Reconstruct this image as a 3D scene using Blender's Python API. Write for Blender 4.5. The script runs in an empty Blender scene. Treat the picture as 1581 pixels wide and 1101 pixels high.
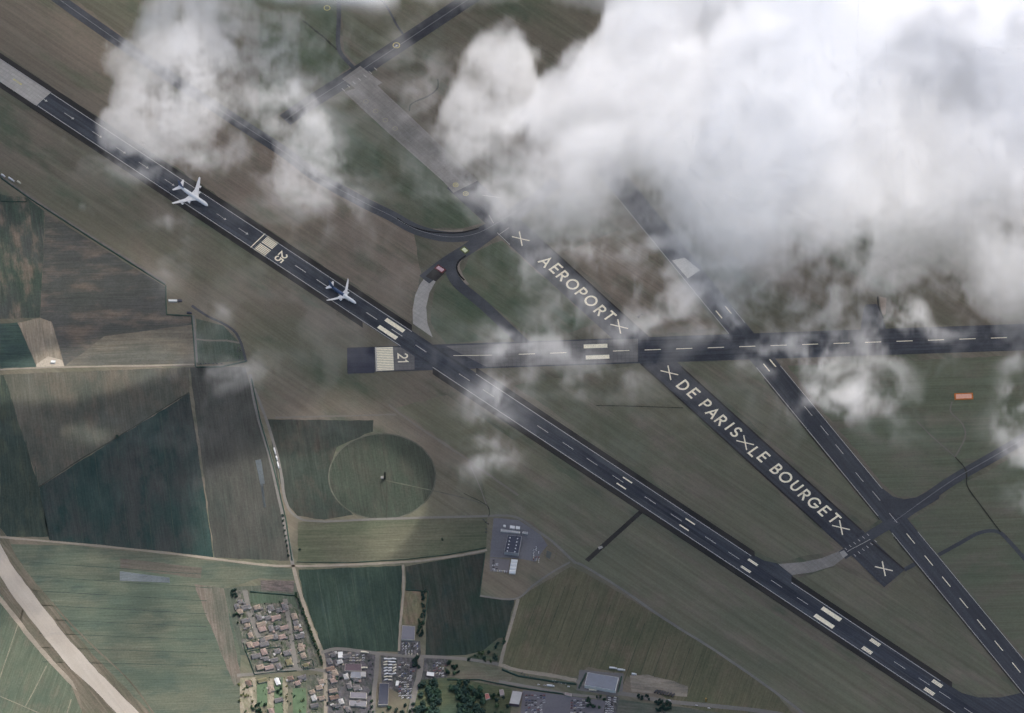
import bpy, bmesh, math, random
import numpy as np
from mathutils import Vector, Matrix

random.seed(7)
SC = bpy.context.scene
COL = SC.collection
R = math.radians

# ------------------------------------------------------------------ camera
MPP = 1.2                 # metres per photo pixel across the view
TILT = R(37.0)            # the satellite looks 37 degrees off straight down
DIST = 30000.0
cam_d = bpy.data.cameras.new('camera')
cam = bpy.data.objects.new('camera', cam_d)
COL.objects.link(cam)
cam.location = (0, -DIST * math.sin(TILT), DIST * math.cos(TILT))
cam.rotation_euler = (TILT, 0, 0)
cam_d.sensor_width = 36
cam_d.lens = 36 * DIST / (1581 * MPP)
cam_d.clip_start = 500
cam_d.clip_end = 120000
SC.camera = cam

# ------------------------------------------------------------------ sky, sun, exposure
SUN_EL, SUN_AZ = R(60), R(38)     # azimuth from +Y towards +X
world = bpy.data.worlds.new('World'); SC.world = world
world.use_nodes = True
wn = world.node_tree
sky = wn.nodes.new('ShaderNodeTexSky')
sky.sky_type = 'NISHITA'; sky.sun_disc = False
sky.sun_elevation = SUN_EL; sky.sun_rotation = SUN_AZ
sky.dust_density = 4.0; sky.ozone_density = 0.4
bgn = wn.nodes['Background']
wn.links.new(sky.outputs[0], bgn.inputs[0])
bgn.inputs[1].default_value = 0.15
sun_d = bpy.data.lights.new('sun', 'SUN'); sun_d.energy = 2.55; sun_d.angle = R(0.53)
sun_d.color = (1.0, 0.94, 0.86)
sun = bpy.data.objects.new('sun', sun_d); COL.objects.link(sun)
sv = Vector((math.sin(SUN_AZ) * math.cos(SUN_EL), math.cos(SUN_AZ) * math.cos(SUN_EL), math.sin(SUN_EL)))
sun.rotation_euler = sv.to_track_quat('Z', 'Y').to_euler()
sun.location = sv * 5000
SC.view_settings.view_transform = 'Standard'
SC.view_settings.look = 'None'
SC.view_settings.gamma = 1
SC.view_settings.use_curve_mapping = False
SC.view_settings.exposure = 0.58
cy = SC.cycles
cy.max_bounces = 18; cy.volume_bounces = 15; cy.diffuse_bounces = 3
cy.volume_step_rate = 3.0; cy.volume_max_steps = 512
cy.use_adaptive_sampling = True; cy.adaptive_threshold = 0.045; cy.adaptive_min_samples = 12
cy.use_denoising = True; cy.transparent_max_bounces = 96
cy.sample_clamp_indirect = 6

# ------------------------------------------------------------------ ground map: photo pixel -> metres
ct, st = math.cos(TILT), math.sin(TILT)
def P(px, py, z=0.0):
    u = (px - 790.5) * MPP / DIST; v = (550.5 - py) * MPP / DIST
    d = Vector((u, v * ct + st, v * st - ct))
    t = (z - cam.location.z) / d.z
    p = cam.location + d * t
    return Vector((p.x, p.y, z))

def link(o, parent=None):
    COL.objects.link(o)
    if parent is not None: o.parent = parent
    return o
def tag(o, label=None, cat=None, group=None, kind=None):
    if label: o['label'] = label
    if cat: o['category'] = cat
    if group: o['group'] = group
    if kind: o['kind'] = kind
    return o
def mesh_obj(name, verts, faces, mat=None, parent=None, loc=None, smooth=False):
    me = bpy.data.meshes.new(name)
    me.from_pydata([tuple(v) for v in verts], [], faces); me.update()
    if mat: me.materials.append(mat)
    if smooth:
        for p in me.polygons: p.use_smooth = True
    o = bpy.data.objects.new(name, me)
    if loc is not None: o.location = loc
    return link(o, parent)
def empty(name, loc, rz=0.0):
    o = bpy.data.objects.new(name, None); o.empty_display_size = 2
    o.location = loc; o.rotation_euler = (0, 0, rz)
    return link(o)

# ------------------------------------------------------------------ materials
def lin(c):
    return tuple((x / 255 / 12.92) if x <= 10 else ((x / 255 + 0.055) / 1.055) ** 2.4 for x in c)
def new_mat(name, rough=0.9, spec=0.2):
    m = bpy.data.materials.new(name); m.use_nodes = True
    b = m.node_tree.nodes['Principled BSDF']
    b.inputs['Roughness'].default_value = rough
    b.inputs['Specular IOR Level'].default_value = spec
    return m, m.node_tree, b
def N(nt, t, **kw):
    n = nt.nodes.new(t)
    for k, v in kw.items(): setattr(n, k, v)
    return n
def mixc(nt, fac, a, b, blend='MIX'):
    n = N(nt, 'ShaderNodeMix', data_type='RGBA', blend_type=blend)
    for sock, val in ((n.inputs[0], fac), (n.inputs[6], a), (n.inputs[7], b)):
        if hasattr(val, 'is_linked') or hasattr(val, 'links'): nt.links.new(val, sock)
        elif isinstance(val, (int, float)): sock.default_value = val
        else: sock.default_value = (*val, 1)
    return n.outputs[2]
def ramp(nt, src, a, b):
    n = N(nt, 'ShaderNodeMapRange', interpolation_type='SMOOTHSTEP')
    nt.links.new(src, n.inputs[0]); n.inputs[1].default_value = a; n.inputs[2].default_value = b
    return n.outputs[0]
def noise(nt, vec, scale, detail=3, rough=0.55, w=None):
    n = N(nt, 'ShaderNodeTexNoise')
    if w is not None:
        n.noise_dimensions = '4D'; n.inputs['W'].default_value = w
    n.inputs['Scale'].default_value = scale; n.inputs['Detail'].default_value = detail
    n.inputs['Roughness'].default_value = rough
    nt.links.new(vec, n.inputs['Vector'])
    return n.outputs[0]
_seed = [0.0]
def land_mat(name, c1, c2, c3=None, ang=0.0, length=160, width=7, streak=0.35, patch=170, grain=0.22, fine=(60, 2.2), finek=0.2):
    """soil, crop or grass: c1/c2 in broad patches, c3 in smaller ones, long streaks along ang (radians)"""
    _seed[0] += 3.7; w = _seed[0]
    m, nt, b = new_mat(name, 1.0, 0.05)
    geo = N(nt, 'ShaderNodeNewGeometry')
    rot = N(nt, 'ShaderNodeVectorRotate', rotation_type='Z_AXIS'); rot.inputs['Angle'].default_value = -ang
    nt.links.new(geo.outputs['Position'], rot.inputs['Vector'])
    def sc(sx, sy):
        n = N(nt, 'ShaderNodeVectorMath', operation='MULTIPLY'); n.inputs[1].default_value = (1 / sx, 1 / sy, 0)
        nt.links.new(rot.outputs[0], n.inputs[0]); return n.outputs[0]
    p1 = ramp(nt, noise(nt, sc(patch * 1.6, patch * .8), 1, 4, .6, w), .36, .64)
    col = mixc(nt, p1, c1, c2)
    if c3:
        p2 = ramp(nt, noise(nt, sc(patch * .7, patch * .3), 1, 4, .62, w + 1), .46, .72)
        col = mixc(nt, p2, col, c3)
    s = noise(nt, sc(length, width), 1, 3, .6, w + 2)
    s2 = noise(nt, sc(*fine), 1, 2, .6, w + 4)
    g = noise(nt, geo.outputs['Position'], .25, 4, .75, w + 3)
    def mul(col, src, k):
        n = N(nt, 'ShaderNodeMapRange'); nt.links.new(src, n.inputs[0])
        n.inputs[1].default_value = .25; n.inputs[2].default_value = .75
        n.inputs[3].default_value = 1 - k; n.inputs[4].default_value = 1 + k
        v = N(nt, 'ShaderNodeVectorMath', operation='SCALE')
        nt.links.new(col, v.inputs[0]); nt.links.new(n.outputs[0], v.inputs['Scale'])
        return v.outputs[0]
    col = mul(col, s, streak); col = mul(col, s2, finek); col = mul(col, g, grain)
    nt.links.new(col, b.inputs['Base Color'])
    return m
def pave_mat(name, c1, c2, ang=0.0, streak=.18, grain=.15, rough=.85, slab=None, patch=60):
    """asphalt or concrete with wear streaks along ang; slab = (size, dark) adds cast joints"""
    _seed[0] += 2.3; w = _seed[0]
    m, nt, b = new_mat(name, rough, .25)
    geo = N(nt, 'ShaderNodeNewGeometry')
    rot = N(nt, 'ShaderNodeVectorRotate', rotation_type='Z_AXIS'); rot.inputs['Angle'].default_value = -ang
    nt.links.new(geo.outputs['Position'], rot.inputs['Vector'])
    def sc(sx, sy):
        n = N(nt, 'ShaderNodeVectorMath', operation='MULTIPLY'); n.inputs[1].default_value = (1 / sx, 1 / sy, 0)
        nt.links.new(rot.outputs[0], n.inputs[0]); return n.outputs[0]
    col = mixc(nt, ramp(nt, noise(nt, sc(patch * 2, patch), 1, 4, .6, w), .35, .65), c1, c2)
    def mul(col, src, k):
        n = N(nt, 'ShaderNodeMapRange'); nt.links.new(src, n.inputs[0])
        n.inputs[1].default_value = .25; n.inputs[2].default_value = .75
        n.inputs[3].default_value = 1 - k; n.inputs[4].default_value = 1 + k
        v = N(nt, 'ShaderNodeVectorMath', operation='SCALE')
        nt.links.new(col, v.inputs[0]); nt.links.new(n.outputs[0], v.inputs['Scale'])
        return v.outputs[0]
    col = mul(col, noise(nt, sc(220, 5), 1, 3, .6, w + 1), streak)
    col = mul(col, noise(nt, geo.outputs['Position'], .3, 4, .75, w + 2), grain)
    if slab:
        br = N(nt, 'ShaderNodeTexBrick'); br.offset = 0
        br.inputs['Scale'].default_value = 1; br.inputs['Mortar Size'].default_value = .045
        br.inputs['Brick Width'].default_value = 1; br.inputs['Row Height'].default_value = 1
        br.inputs['Color1'].default_value = (1, 1, 1, 1); br.inputs['Color2'].default_value = (.9, .9, .9, 1)
        br.inputs['Mortar'].default_value = (slab[1],) * 3 + (1,)
        nt.links.new(sc(slab[0], slab[0]), br.inputs['Vector'])
        col = mixc(nt, 1.0, col, br.outputs[0], 'MULTIPLY')
    nt.links.new(col, b.inputs['Base Color'])
    return m
_pm = {}
def plain(name, col, rough=.7, spec=.3, vary=.12, scale=.4):
    if name in _pm: return _pm[name]
    m, nt, b = new_mat(name, rough, spec)
    geo = N(nt, 'ShaderNodeNewGeometry')
    n = noise(nt, geo.outputs['Position'], scale, 4, .7)
    mr = N(nt, 'ShaderNodeMapRange'); nt.links.new(n, mr.inputs[0])
    mr.inputs[1].default_value = .25; mr.inputs[2].default_value = .75
    mr.inputs[3].default_value = 1 - vary; mr.inputs[4].default_value = 1 + vary
    v = N(nt, 'ShaderNodeVectorMath', operation='SCALE'); v.inputs[0].default_value = col
    nt.links.new(mr.outputs[0], v.inputs['Scale']); nt.links.new(v.outputs[0], b.inputs['Base Color'])
    _pm[name] = m
    return m

def wang(a, b):          # world angle of the photo line a->b
    d = P(*b) - P(*a); return math.atan2(d.y, d.x)
A_MAIN = wang((56, 145.6), (1450, 1067.7))
A_CROSS = wang((700, 551), (1551, 521.7))
A_OLD = wang((560, 146), (1360, 872))
A_THIRD = wang((990, 325), (1580, 1046))

GRASS_A = (.148, .125, .097); GRASS_B = (.115, .112, .080); GRASS_C = (.082, .096, .066)
M_GRASS = land_mat('airfield_grass', GRASS_A, GRASS_B, GRASS_C, A_MAIN, 420, 15, .15, 200, .13, (140, 3.4), .12)
M_GRASS_BROWN = land_mat('grass_brown', (.185, .148, .115), (.155, .132, .10), (.115, .115, .08), A_MAIN, 420, 12, .15, 170, .13, (140, 3), .14)
M_GRASS_GREEN = land_mat('grass_green', (.088, .106, .070), (.125, .12, .085), (.074, .098, .064), A_MAIN, 300, 14, .14, 130, .14, (120, 3.2), .12)
M_GRASS_RIGHT = land_mat('grass_right', (.118, .122, .084), (.104, .118, .08), (.135, .122, .092), A_CROSS, 300, 14, .10, 140, .14, (120, 3.2), .12)
M_GRASS_OLIVE = land_mat('grass_olive', (.135, .128, .09), (.112, .116, .08), (.152, .13, .1), A_MAIN, 420, 13, .14, 150, .13, (140, 3.2), .12)
M_ASPH = pave_mat('asphalt_runway', (.052, .056, .064), (.036, .040, .048), A_MAIN, .42, .25)
M_ASPH_X = pave_mat('asphalt_cross', (.052, .055, .063), (.038, .041, .049), A_CROSS, .42, .25)
M_ASPH_OLD = pave_mat('asphalt_old', (.042, .044, .051), (.058, .059, .064), A_OLD, .28, .28)
M_ASPH_T = pave_mat('asphalt_third', (.056, .058, .065), (.044, .047, .054), A_THIRD, .3, .25)
M_TAXI = pave_mat('asphalt_taxi', (.066, .068, .074), (.050, .052, .058), 0, .06, .2)
M_TAXI_DARK = pave_mat('asphalt_taxi_dark', (.045, .047, .052), (.034, .036, .042), 0, .1, .25)
M_SHOULDER = pave_mat('asphalt_shoulder', (.022, .021, .020), (.034, .031, .028), A_MAIN, .12)
M_CONC = pave_mat('concrete', (.37, .345, .305), (.31, .29, .26), A_MAIN, .10, .10, .9, (7.5, .82))
M_CONC_OLD = pave_mat('concrete_old', (.235, .215, .19), (.185, .172, .152), A_OLD, .14, .14, .9, (8, .82))
M_CONC_X = pave_mat('concrete_cross', (.16, .15, .14), (.125, .12, .115), A_CROSS, .10, .12, .9, (7.5, .72))
M_GREYROAD = pave_mat('road_grey', (.155, .145, .13), (.12, .115, .105), 0, .05, .15)
M_TRACK = pave_mat('dirt_track', (.25, .215, .17), (.19, .17, .135), 0, .05, .2)
M_CHALK = pave_mat('chalk_roadbed', (.30, .275, .238), (.265, .24, .205), wang((10, 870), (180, 1090)), .10, .10, 1.0)
M_EARTH = land_mat('bare_earth', (.115, .10, .078), (.085, .084, .062), None, wang((10, 870), (180, 1090)), 150, 6, .3, 60)
M_YELLOWPAINT = plain('paint_yellow', (.55, .46, .12), .7)
M_PAINT = plain('paint_white', (.78, .70, .51), .7, .3, .26, .4)
M_PAINT_WORN = plain('paint_worn', (.42, .40, .35), .8, .2, .35, .5)
M_PAINT_THIN = plain('paint_faint', (.22, .22, .215), .8, .2, .25, .3)

# ------------------------------------------------------------------ flat sheets
Z = dict(field=.08, field2=.16, track=.26, taxi=.36, cross=.46, third=.52, old=.58, run=.66, deck=.74, paint=.84, paint2=.92)
def rough(poly, step=14, amp=1.0):
    out = []
    n = len(poly)
    for i in range(n):
        a, b = poly[i], poly[(i + 1) % n]
        d = b - a; k = max(1, int(d.length / step))
        for j in range(k):
            p = a + d * (j / k)
            if amp: p = p + Vector((random.uniform(-amp, amp), random.uniform(-amp, amp), 0))
            out.append(p)
    return out
def sheet(name, pts, z, mat, parent=None, kind=None, amp=0.0, label=None):
    w = [P(x, y, 0) for x, y in pts]
    w = rough(w, 14, amp) if amp else w
    c = sum(w, Vector()) / len(w)
    o = mesh_obj(name, [(p.x - c.x, p.y - c.y, 0) for p in w], [list(range(len(w)))], mat, parent, (c.x, c.y, z))
    if o.data.polygons[0].normal.z < 0: o.data.flip_normals()
    if kind: o['kind'] = kind
    if parent is not None: o.location = Vector((c.x, c.y, z)) - parent.location
    return o
def smooth_line(pts, k=6):
    if len(pts) < 3: return pts
    out = []
    for i in range(len(pts) - 1):
        p0 = pts[max(i - 1, 0)]; p1 = pts[i]; p2 = pts[i + 1]; p3 = pts[min(i + 2, len(pts) - 1)]
        for j in range(k):
            t = j / k
            out.append(.5 * ((2 * p1) + (p2 - p0) * t + (2 * p0 - 5 * p1 + 4 * p2 - p3) * t * t + (3 * p1 - p0 - 3 * p2 + p3) * t ** 3))
    out.append(pts[-1]); return out
def ribbon(name, pts, width, z, mat, parent=None, kind='structure', smooth=True, wend=None, jit=0.0):
    w = [P(x, y, 0) for x, y in pts]
    if smooth: w = smooth_line(w)
    if jit or (len(w) == 2):
        q = []
        for a, b in zip(w, w[1:]):
            k = max(1, int((b - a).length / 25))
            q += [a + (b - a) * (i / k) for i in range(k)]
        w = q + [w[-1]]
    c = sum(w, Vector()) / len(w)
    vs, fs = [], []
    for i, p in enumerate(w):
        d = (w[min(i + 1, len(w) - 1)] - w[max(i - 1, 0)]).normalized()
        n = Vector((-d.y, d.x, 0))
        f = i / max(1, len(w) - 1)
        h = (width + ((wend if wend is not None else width) - width) * f) / 2
        for s in (1, -1):
            q = p + n * s * (h + random.uniform(-jit, jit)) - c
            vs.append((q.x, q.y, 0))
    for i in range(len(w) - 1):
        fs.append((2 * i, 2 * i + 1, 2 * i + 3, 2 * i + 2))
    loc = Vector((c.x, c.y, z)) - (parent.location if parent is not None else Vector())
    o = mesh_obj(name, vs, fs, mat, parent, loc)
    if kind and parent is None: o['kind'] = kind
    return o
def frame(a, b):
    """world origin, unit along, unit across (left) for photo line a->b"""
    A, B = P(*a), P(*b)
    d = (B - A); L = d.length; d.normalize()
    return A, d, Vector((-d.y, d.x, 0)), L
def quad(name, c, d, n, lx, ly, z, mat, parent):
    """rectangle centred at c, half sizes lx along d and ly across n"""
    v = []
    for sx, sy in ((-1, -1), (1, -1), (1, 1), (-1, 1)):
        q = d * lx * sx + n * ly * sy
        v.append((q.x, q.y, 0))
    loc = Vector((c.x, c.y, z)) - (parent.location if parent is not None else Vector())
    o = mesh_obj(name, v, [(0, 1, 2, 3)], mat, parent, loc)
    if o.data.polygons[0].normal.z < 0: o.data.flip_normals()
    return o

# ------------------------------------------------------------------ the ground and the fields
G = 30000
ground = mesh_obj('ground', [(-G, -G, 0), (G, -G, 0), (G, G, 0), (-G, G, 0)], [(0, 1, 2, 3)], M_GRASS)
ground['kind'] = 'structure'
A_V = wang((292, 606), (330, 862)); A_H = wang((0, 570), (300, 562)); A_F = wang((110, 838), (450, 873))
TEAL = (.042, .062, .058); TEAL2 = (.052, .078, .062); DKG = (.05, .068, .052); PURP = (.088, .076, .074)
BRN = (.150, .120, .092); TAN = (.27, .225, .165); GRN = (.085, .12, .078); GREYB = (.105, .098, .092)
fields = [
 ('field', [(0, 300), (42, 306), (70, 328), (62, 490), (0, 493)], land_mat('crop_blue', (.062, .066, .060), DKG, BRN, A_V, 70, 7, .1, 80), 0),
 ('field', [(70, 328), (255, 443), (257, 486), (297, 488), (303, 562), (100, 566), (80, 497), (62, 490)], land_mat('crop_dark', (.066, .070, .060), (.074, .074, .068), BRN, A_H, 90, 7, .08, 130), 0),
 ('field', [(0, 500), (27, 498), (57, 567), (0, 571)], land_mat('crop_teal', TEAL, TEAL2, None, A_H, 90, 4, .25, 60), 0),
 ('bare_plot', [(27, 498), (62, 491), (80, 497), (100, 565), (58, 567)], land_mat('plot_tan', (.24, .20, .15), (.17, .15, .115), None, A_V, 50, 4, .25, 40), 0),
 ('field', [(100, 566), (303, 562), (303, 500), (160, 520)], land_mat('crop_stubble', (.15, .13, .1), (.085, .085, .072), None, A_H, 120, 5, .2, 90), 1),
 ('field', [(6, 578), (292, 567), (293, 606), (180, 676), (60, 752)], land_mat('crop_brown', (.090, .088, .070), (.064, .070, .058), (.105, .092, .072), A_V, 60, 7, .10, 110), 0),
 ('field', [(0, 580), (6, 578), (60, 752), (76, 829), (0, 829)], land_mat('crop_deep', (.034, .05, .044), (.04, .052, .042), (.06, .068, .05), A_V, 110, 5, .18, 80), 0),
 ('field', [(60, 753), (180, 677), (293, 607), (330, 861), (250, 851), (76, 837)], land_mat('crop_mixed', (.030, .050, .045), (.050, .054, .050), (.024, .044, .040), A_V, 90, 9, .12, 80), 0),
 ('field', [(293, 567), (378, 567), (400, 640), (428, 725), (446, 866), (331, 861)], land_mat('fallow', (.064, .064, .056), (.054, .056, .049), (.046, .053, .046), A_V, 80, 9, .12, 110), 0),
 ('field', [(8, 840), (110, 842), (250, 856), (330, 866), (450, 878), (458, 896), (402, 893), (345, 908), (372, 1012), (371, 1130), (225, 1130), (205, 1085), (150, 1032), (60, 920)],
    land_mat('crop_green', (.098, .106, .078), (.07, .09, .068), (.056, .076, .062), A_H, 160, 5, .12, 100), 0),
 ('field', [(-60, 905), (0, 905), (25, 948), (62, 1000), (108, 1055), (140, 1130), (-60, 1130)], land_mat('crop_corner', (.09, .105, .075), (.07, .09, .066), (.105, .105, .078), wang((38, 935), (-5, 1060)), 90, 6, .12, 70), 0),
 ('earth_strip', [(186, 862), (312, 877), (310, 893), (186, 878)], land_mat('strip_brown', (.10, .088, .074), (.085, .08, .066), None, A_F, 80, 4, .2, 50), 1),
 ('earth_strip', [(300, 902), (345, 908), (373, 1050), (362, 1060)], land_mat('strip_brown_b', (.14, .118, .098), (.09, .092, .074), None, A_V, 90, 5, .25, 60), 1),
 ('field', [(345, 908), (460, 900), (490, 1010), (372, 1012)], land_mat('estate_green', (.066, .08, .062), (.08, .085, .07), None, A_V, 60, 5, .2, 60), 1),
 ('field', [(460, 880), (622, 873), (619, 925), (615, 1006), (500, 1006), (468, 920)], land_mat('crop_leaf', (.030, .046, .037), (.036, .054, .042), (.028, .043, .039), A_V, 90, 5, .2, 90), 0),
 ('field', [(626, 875), (748, 853), (741, 920), (795, 926), (780, 985), (765, 1000), (720, 1012), (656, 1012), (660, 915), (626, 910)], land_mat('crop_leaf_b', (.027, .041, .032), (.045, .047, .039), (.026, .039, .035), A_V, 90, 5, .2, 70), 0),
 ('field', [(460, 806), (752, 799), (750, 848), (625, 866), (460, 868)], land_mat('meadow', (.080, .09, .060), (.105, .104, .073), None, A_H, 150, 5, .2, 110), 0),
 ('field', [(795, 926), (882, 874), (940, 905), (1025, 957), (1108, 1008), (1200, 1074), (1250, 1130), (1050, 1090), (962, 1040), (908, 1030), (890, 1045), (800, 1034), (777, 1026)],
    land_mat('drilled_field', (.106, .10, .064), (.08, .085, .053), (.118, .10, .07), wang((838, 905), (804, 1000)), 90, 5, .10, 90), 0),
 ('field', [(412, 648), (577, 649), (575, 666), (520, 690), (507, 735), (515, 765), (545, 795), (500, 803), (460, 796), (440, 775)],
    land_mat('crop_beacon', (.042, .048, .040), (.039, .05, .041), (.066, .058, .048), A_V, 80, 5, .2, 90), 0),
]
for nm, poly, mt in (
    ('grass_strip', [(95, -20), (250, 105), (375, 190), (480, 262), (560, 310), (640, 355), (650, 420), (636, 498), (430, 365), (255, 248), (150, 178), (79, 133), (0, 78), (-30, -20)], M_GRASS_BROWN),
    ('grass_strip', [(480, 160), (530, 145), (600, 205), (684, 275), (745, 345), (715, 352), (660, 352), (615, 332), (560, 300), (500, 268), (440, 225)], M_GRASS_GREEN),
    ('grass_strip', [(725, 392), (775, 372), (830, 420), (920, 500), (830, 528), (800, 505), (745, 460), (712, 425)], M_GRASS_GREEN),
    ('grass_strip', [(672, 440), (692, 425), (712, 450), (790, 522), (690, 530), (664, 500)], M_GRASS_GREEN),
    ('grass_strip', [(400, 20), (520, 0), (523, 80), (540, 105), (480, 150), (400, 190)], M_GRASS_GREEN), ('grass_strip', [(528, 0), (720, -10), (610, 65), (550, 100), (530, 80)], M_GRASS_OLIVE),
    ('grass_strip', [(870, 390), (980, 345), (1110, 505), (1008, 517)], M_GRASS_BROWN),
    ('grass_strip', [(795, 595), (986, 563), (1262, 815), (1290, 850), (1200, 868), (1150, 840)], M_GRASS_OLIVE), ('grass_strip', [(1056, 560), (1160, 556), (1355, 803), (1340, 815)], M_GRASS_OLIVE),
    ('grass_strip', [(1215, 565), (1640, 546), (1640, 640), (1480, 728), (1415, 766), (1385, 766), (1362, 745)], M_GRASS_RIGHT), ('grass_strip', [(1405, 805), (1490, 745), (1640, 668), (1640, 1080)], M_GRASS_RIGHT),
    ('grass_strip', [(1225, 895), (1290, 875), (1368, 910), (1400, 885), (1570, 1072), (1510, 1072), (1450, 1042)], M_GRASS_OLIVE),
    ('grass_strip', [(690, 610), (1050, 850), (1450, 1115), (1260, 1110), (1100, 1000), (890, 868), (820, 805), (755, 795), (740, 720), (610, 630)], M_GRASS_OLIVE)):
    sheet(nm, poly, .04, mt, None, 'structure', 2.0)
 
field_objs = []
sheet('compound_lawn', [(303, 492), (345, 503), (371, 531), (379, 556), (304, 564)], Z['field2'] + .02, land_mat('compound_grass', (.066, .085, .066), (.078, .088, .068), None, A_V, 40, 6, .1, 40), None, 'structure', .6)
for nm, poly, mt, lv in fields:
    field_objs.append(sheet(nm, poly, Z['field2'] if lv else Z['field'], mt, None, 'structure', 1.0))
drilled = field_objs[17]
M_FURROW = plain('furrow', (.068, .070, .047), 1, .05, .3, .1)
for i in range(15):                                   # dark sowing lines across the drilled field
    x0 = 838 + i * 17.5; y0 = 905 + max(0, (i - 3)) * 9.6
    dy = 95 + random.uniform(-12, 10)
    if y0 + dy > 1060: dy = max(25, 1062 - y0)
    ribbon('furrow', [(x0, y0), (x0 - dy * .36, y0 + dy)], 1.5, Z['field2'], M_FURROW, drilled, None, False, jit=.4)
def tramlines(f, lines):
    for a, b in lines: ribbon('tramline', [a, b], 1.3, Z['track'], M_TRAM, f, None, False, jit=.4)
M_TRAM = plain('tramline', (.045, .06, .05), 1, .05, .3, .1)
tramlines(field_objs[6], [((10 + i * 15, 600 + i * 40), (18 + i * 14.5, 828)) for i in range(4)])
tramlines(field_objs[7], [((112 + i * 34, 722 - i * 21), (128 + i * 36, 838 + i * 5)) for i in range(5)])
tramlines(field_objs[9], [((45 + i * 3, 868 + i * 22), (330 - (i > 1) * 10, 888 + i * 20)) for i in range(8)])
tramlines(field_objs[14], [((490 + i * 26, 884), (512 + i * 24, 1000)) for i in range(5)])
# beacon circle
cb = P(590, 736)
ring = [(cb.x + 98 * math.cos(a), cb.y + 98 * math.sin(a)) for a in np.linspace(0, 2 * math.pi, 72, endpoint=False)]
o = mesh_obj('grass_circle', [(x - cb.x, y - cb.y, 0) for x, y in ring], [list(range(72))],
    land_mat('grass_beacon', (.046, .058, .044), (.048, .055, .043), (.06, .06, .048), A_V, 80, 6, .12, 70), None, (cb.x, cb.y, Z['field2']))
o['kind'] = 'structure'
vs = []; fs = []
for i, a in enumerate(np.linspace(0, 2 * math.pi, 96, endpoint=False)):
    for r in (97, 99.6): vs.append((r * math.cos(a), r * math.sin(a), 0))
    j = (i + 1) % 96
    fs.append((2 * i, 2 * i + 1, 2 * j + 1, 2 * j))
o = mesh_obj('circular_path', vs, fs, plain('ring_grass', (.088, .088, .072), 1, .05, .4, .05), None, (cb.x, cb.y, Z['track'])); o['kind'] = 'structure'

# ------------------------------------------------------------------ tracks and roads
def edge_pts(upper, lower): return upper + lower[::-1]
chalk_u = [(-30, 790), (0, 839), (15, 868), (51, 917), (102, 983), (153, 1039), (204, 1090), (245, 1130)]
chalk_l = [(-60, 830), (0, 889), (25, 927), (64, 978), (110, 1034), (143, 1062), (179, 1100), (205, 1130)]
sheet('embankment', edge_pts([(x + 12, y - 6) for x, y in chalk_u], [(x - 14, y + 6) for x, y in chalk_l]), Z['track'], M_EARTH, None, 'structure', 1.5)
chalk = sheet('chalk_road', edge_pts(chalk_u, chalk_l), Z['cross'], M_CHALK, None, 'structure', .8)
ribbon('dirt_track', [(-20, 900), (20, 950), (60, 1000), (108, 1052), (128, 1075), (140, 1130)], 9, Z['taxi'], M_TRACK, jit=.8)
sheet('bare_plot', [(112, 1052), (140, 1068), (172, 1108), (185, 1130), (132, 1130), (124, 1080)], Z['cross'] - .04, M_EARTH, None, 'structure', 1)
ribbon('dirt_track', [(20, 856), (38, 882), (75, 925), (130, 985), (200, 1052), (250, 1120)], 3.5, Z['taxi'], M_EARTH, jit=.6)
for a, b in (((38, 935), (-5, 1060)), ((72, 1028), (40, 1090)), ((110, 1080), (95, 1130)), ((0, 1075), (60, 1101))):
    ribbon('grass_track', [a, b], 2, Z['track'], plain('pale_line', (.17, .16, .12), 1, .05, .3, .1), jit=.4)
ribbon('dirt_track', [(-5, 829), (110, 839), (250, 853), (395, 871), (450, 874), (540, 872), (622, 868), (690, 861), (752, 849)], 5, Z['taxi'], M_TRACK, jit=.7)
ribbon('dirt_track', [(-5, 571), (60, 568), (150, 566), (300, 563)], 4, Z['taxi'], M_TRACK, jit=.6)
sheet('gravel_yard', [(56, 562), (75, 550), (96, 556), (100, 566), (57, 569)], Z['track'], plain('gravel_pale', (.33, .29, .23), 1, .05, .2, .2), None, 'structure', .8)
ribbon('service_road', [(386, 578), (398, 640), (418, 710), (438, 800), (452, 872)], 7, Z['track'], M_GREYROAD, jit=.4)
ribbon('service_road', [(392, 600), (412, 650), (432, 720), (440, 770), (455, 796), (490, 805), (600, 801), (752, 797)], 5, Z['taxi'], M_GREYROAD, jit=.4)
ribbon('village_lane', [(452, 872), (462, 910), (478, 960), (496, 1005), (502, 1040), (503, 1130)], 6.5, Z['taxi'], M_TRACK, jit=.4)
ribbon('village_lane', [(366, 1043), (420, 1038), (470, 1033), (502, 1036)], 7, Z['cross'], M_GREYROAD, jit=.3)
ribbon('village_lane', [(496, 1008), (520, 1002), (560, 1006), (610, 1012), (660, 1014), (720, 1018), (770, 1026)], 7, Z['cross'], M_GREYROAD, jit=.3)
ribbon('village_lane', [(583, 1010), (581, 1040), (577, 1075), (576, 1130)], 8, Z['cross'] + .03, M_GREYROAD, jit=.3)
ribbon('village_lane', [(650, 1015), (648, 1040), (640, 1070), (628, 1130)], 10, Z['cross'] + .03, M_GREYROAD, jit=.3)
ribbon('village_lane', [(440, 925), (446, 960), (452, 1000), (458, 1034)], 8, Z['cross'] + .03, M_GREYROAD, jit=.3)
ribbon('village_lane', [(378, 912), (384, 940), (392, 965), (400, 985)], 9, Z['cross'] + .03, M_GREYROAD, jit=.3)
ribbon('dirt_track', [(622, 872), (623, 910), (618, 965), (616, 1005)], 4.5, Z['taxi'], M_TRACK, jit=.5)
ribbon('perimeter_road', [(741, 920), (795, 925), (822, 905), (850, 885), (880, 868)], 4, Z['taxi'], M_GREYROAD, jit=.3)
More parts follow.
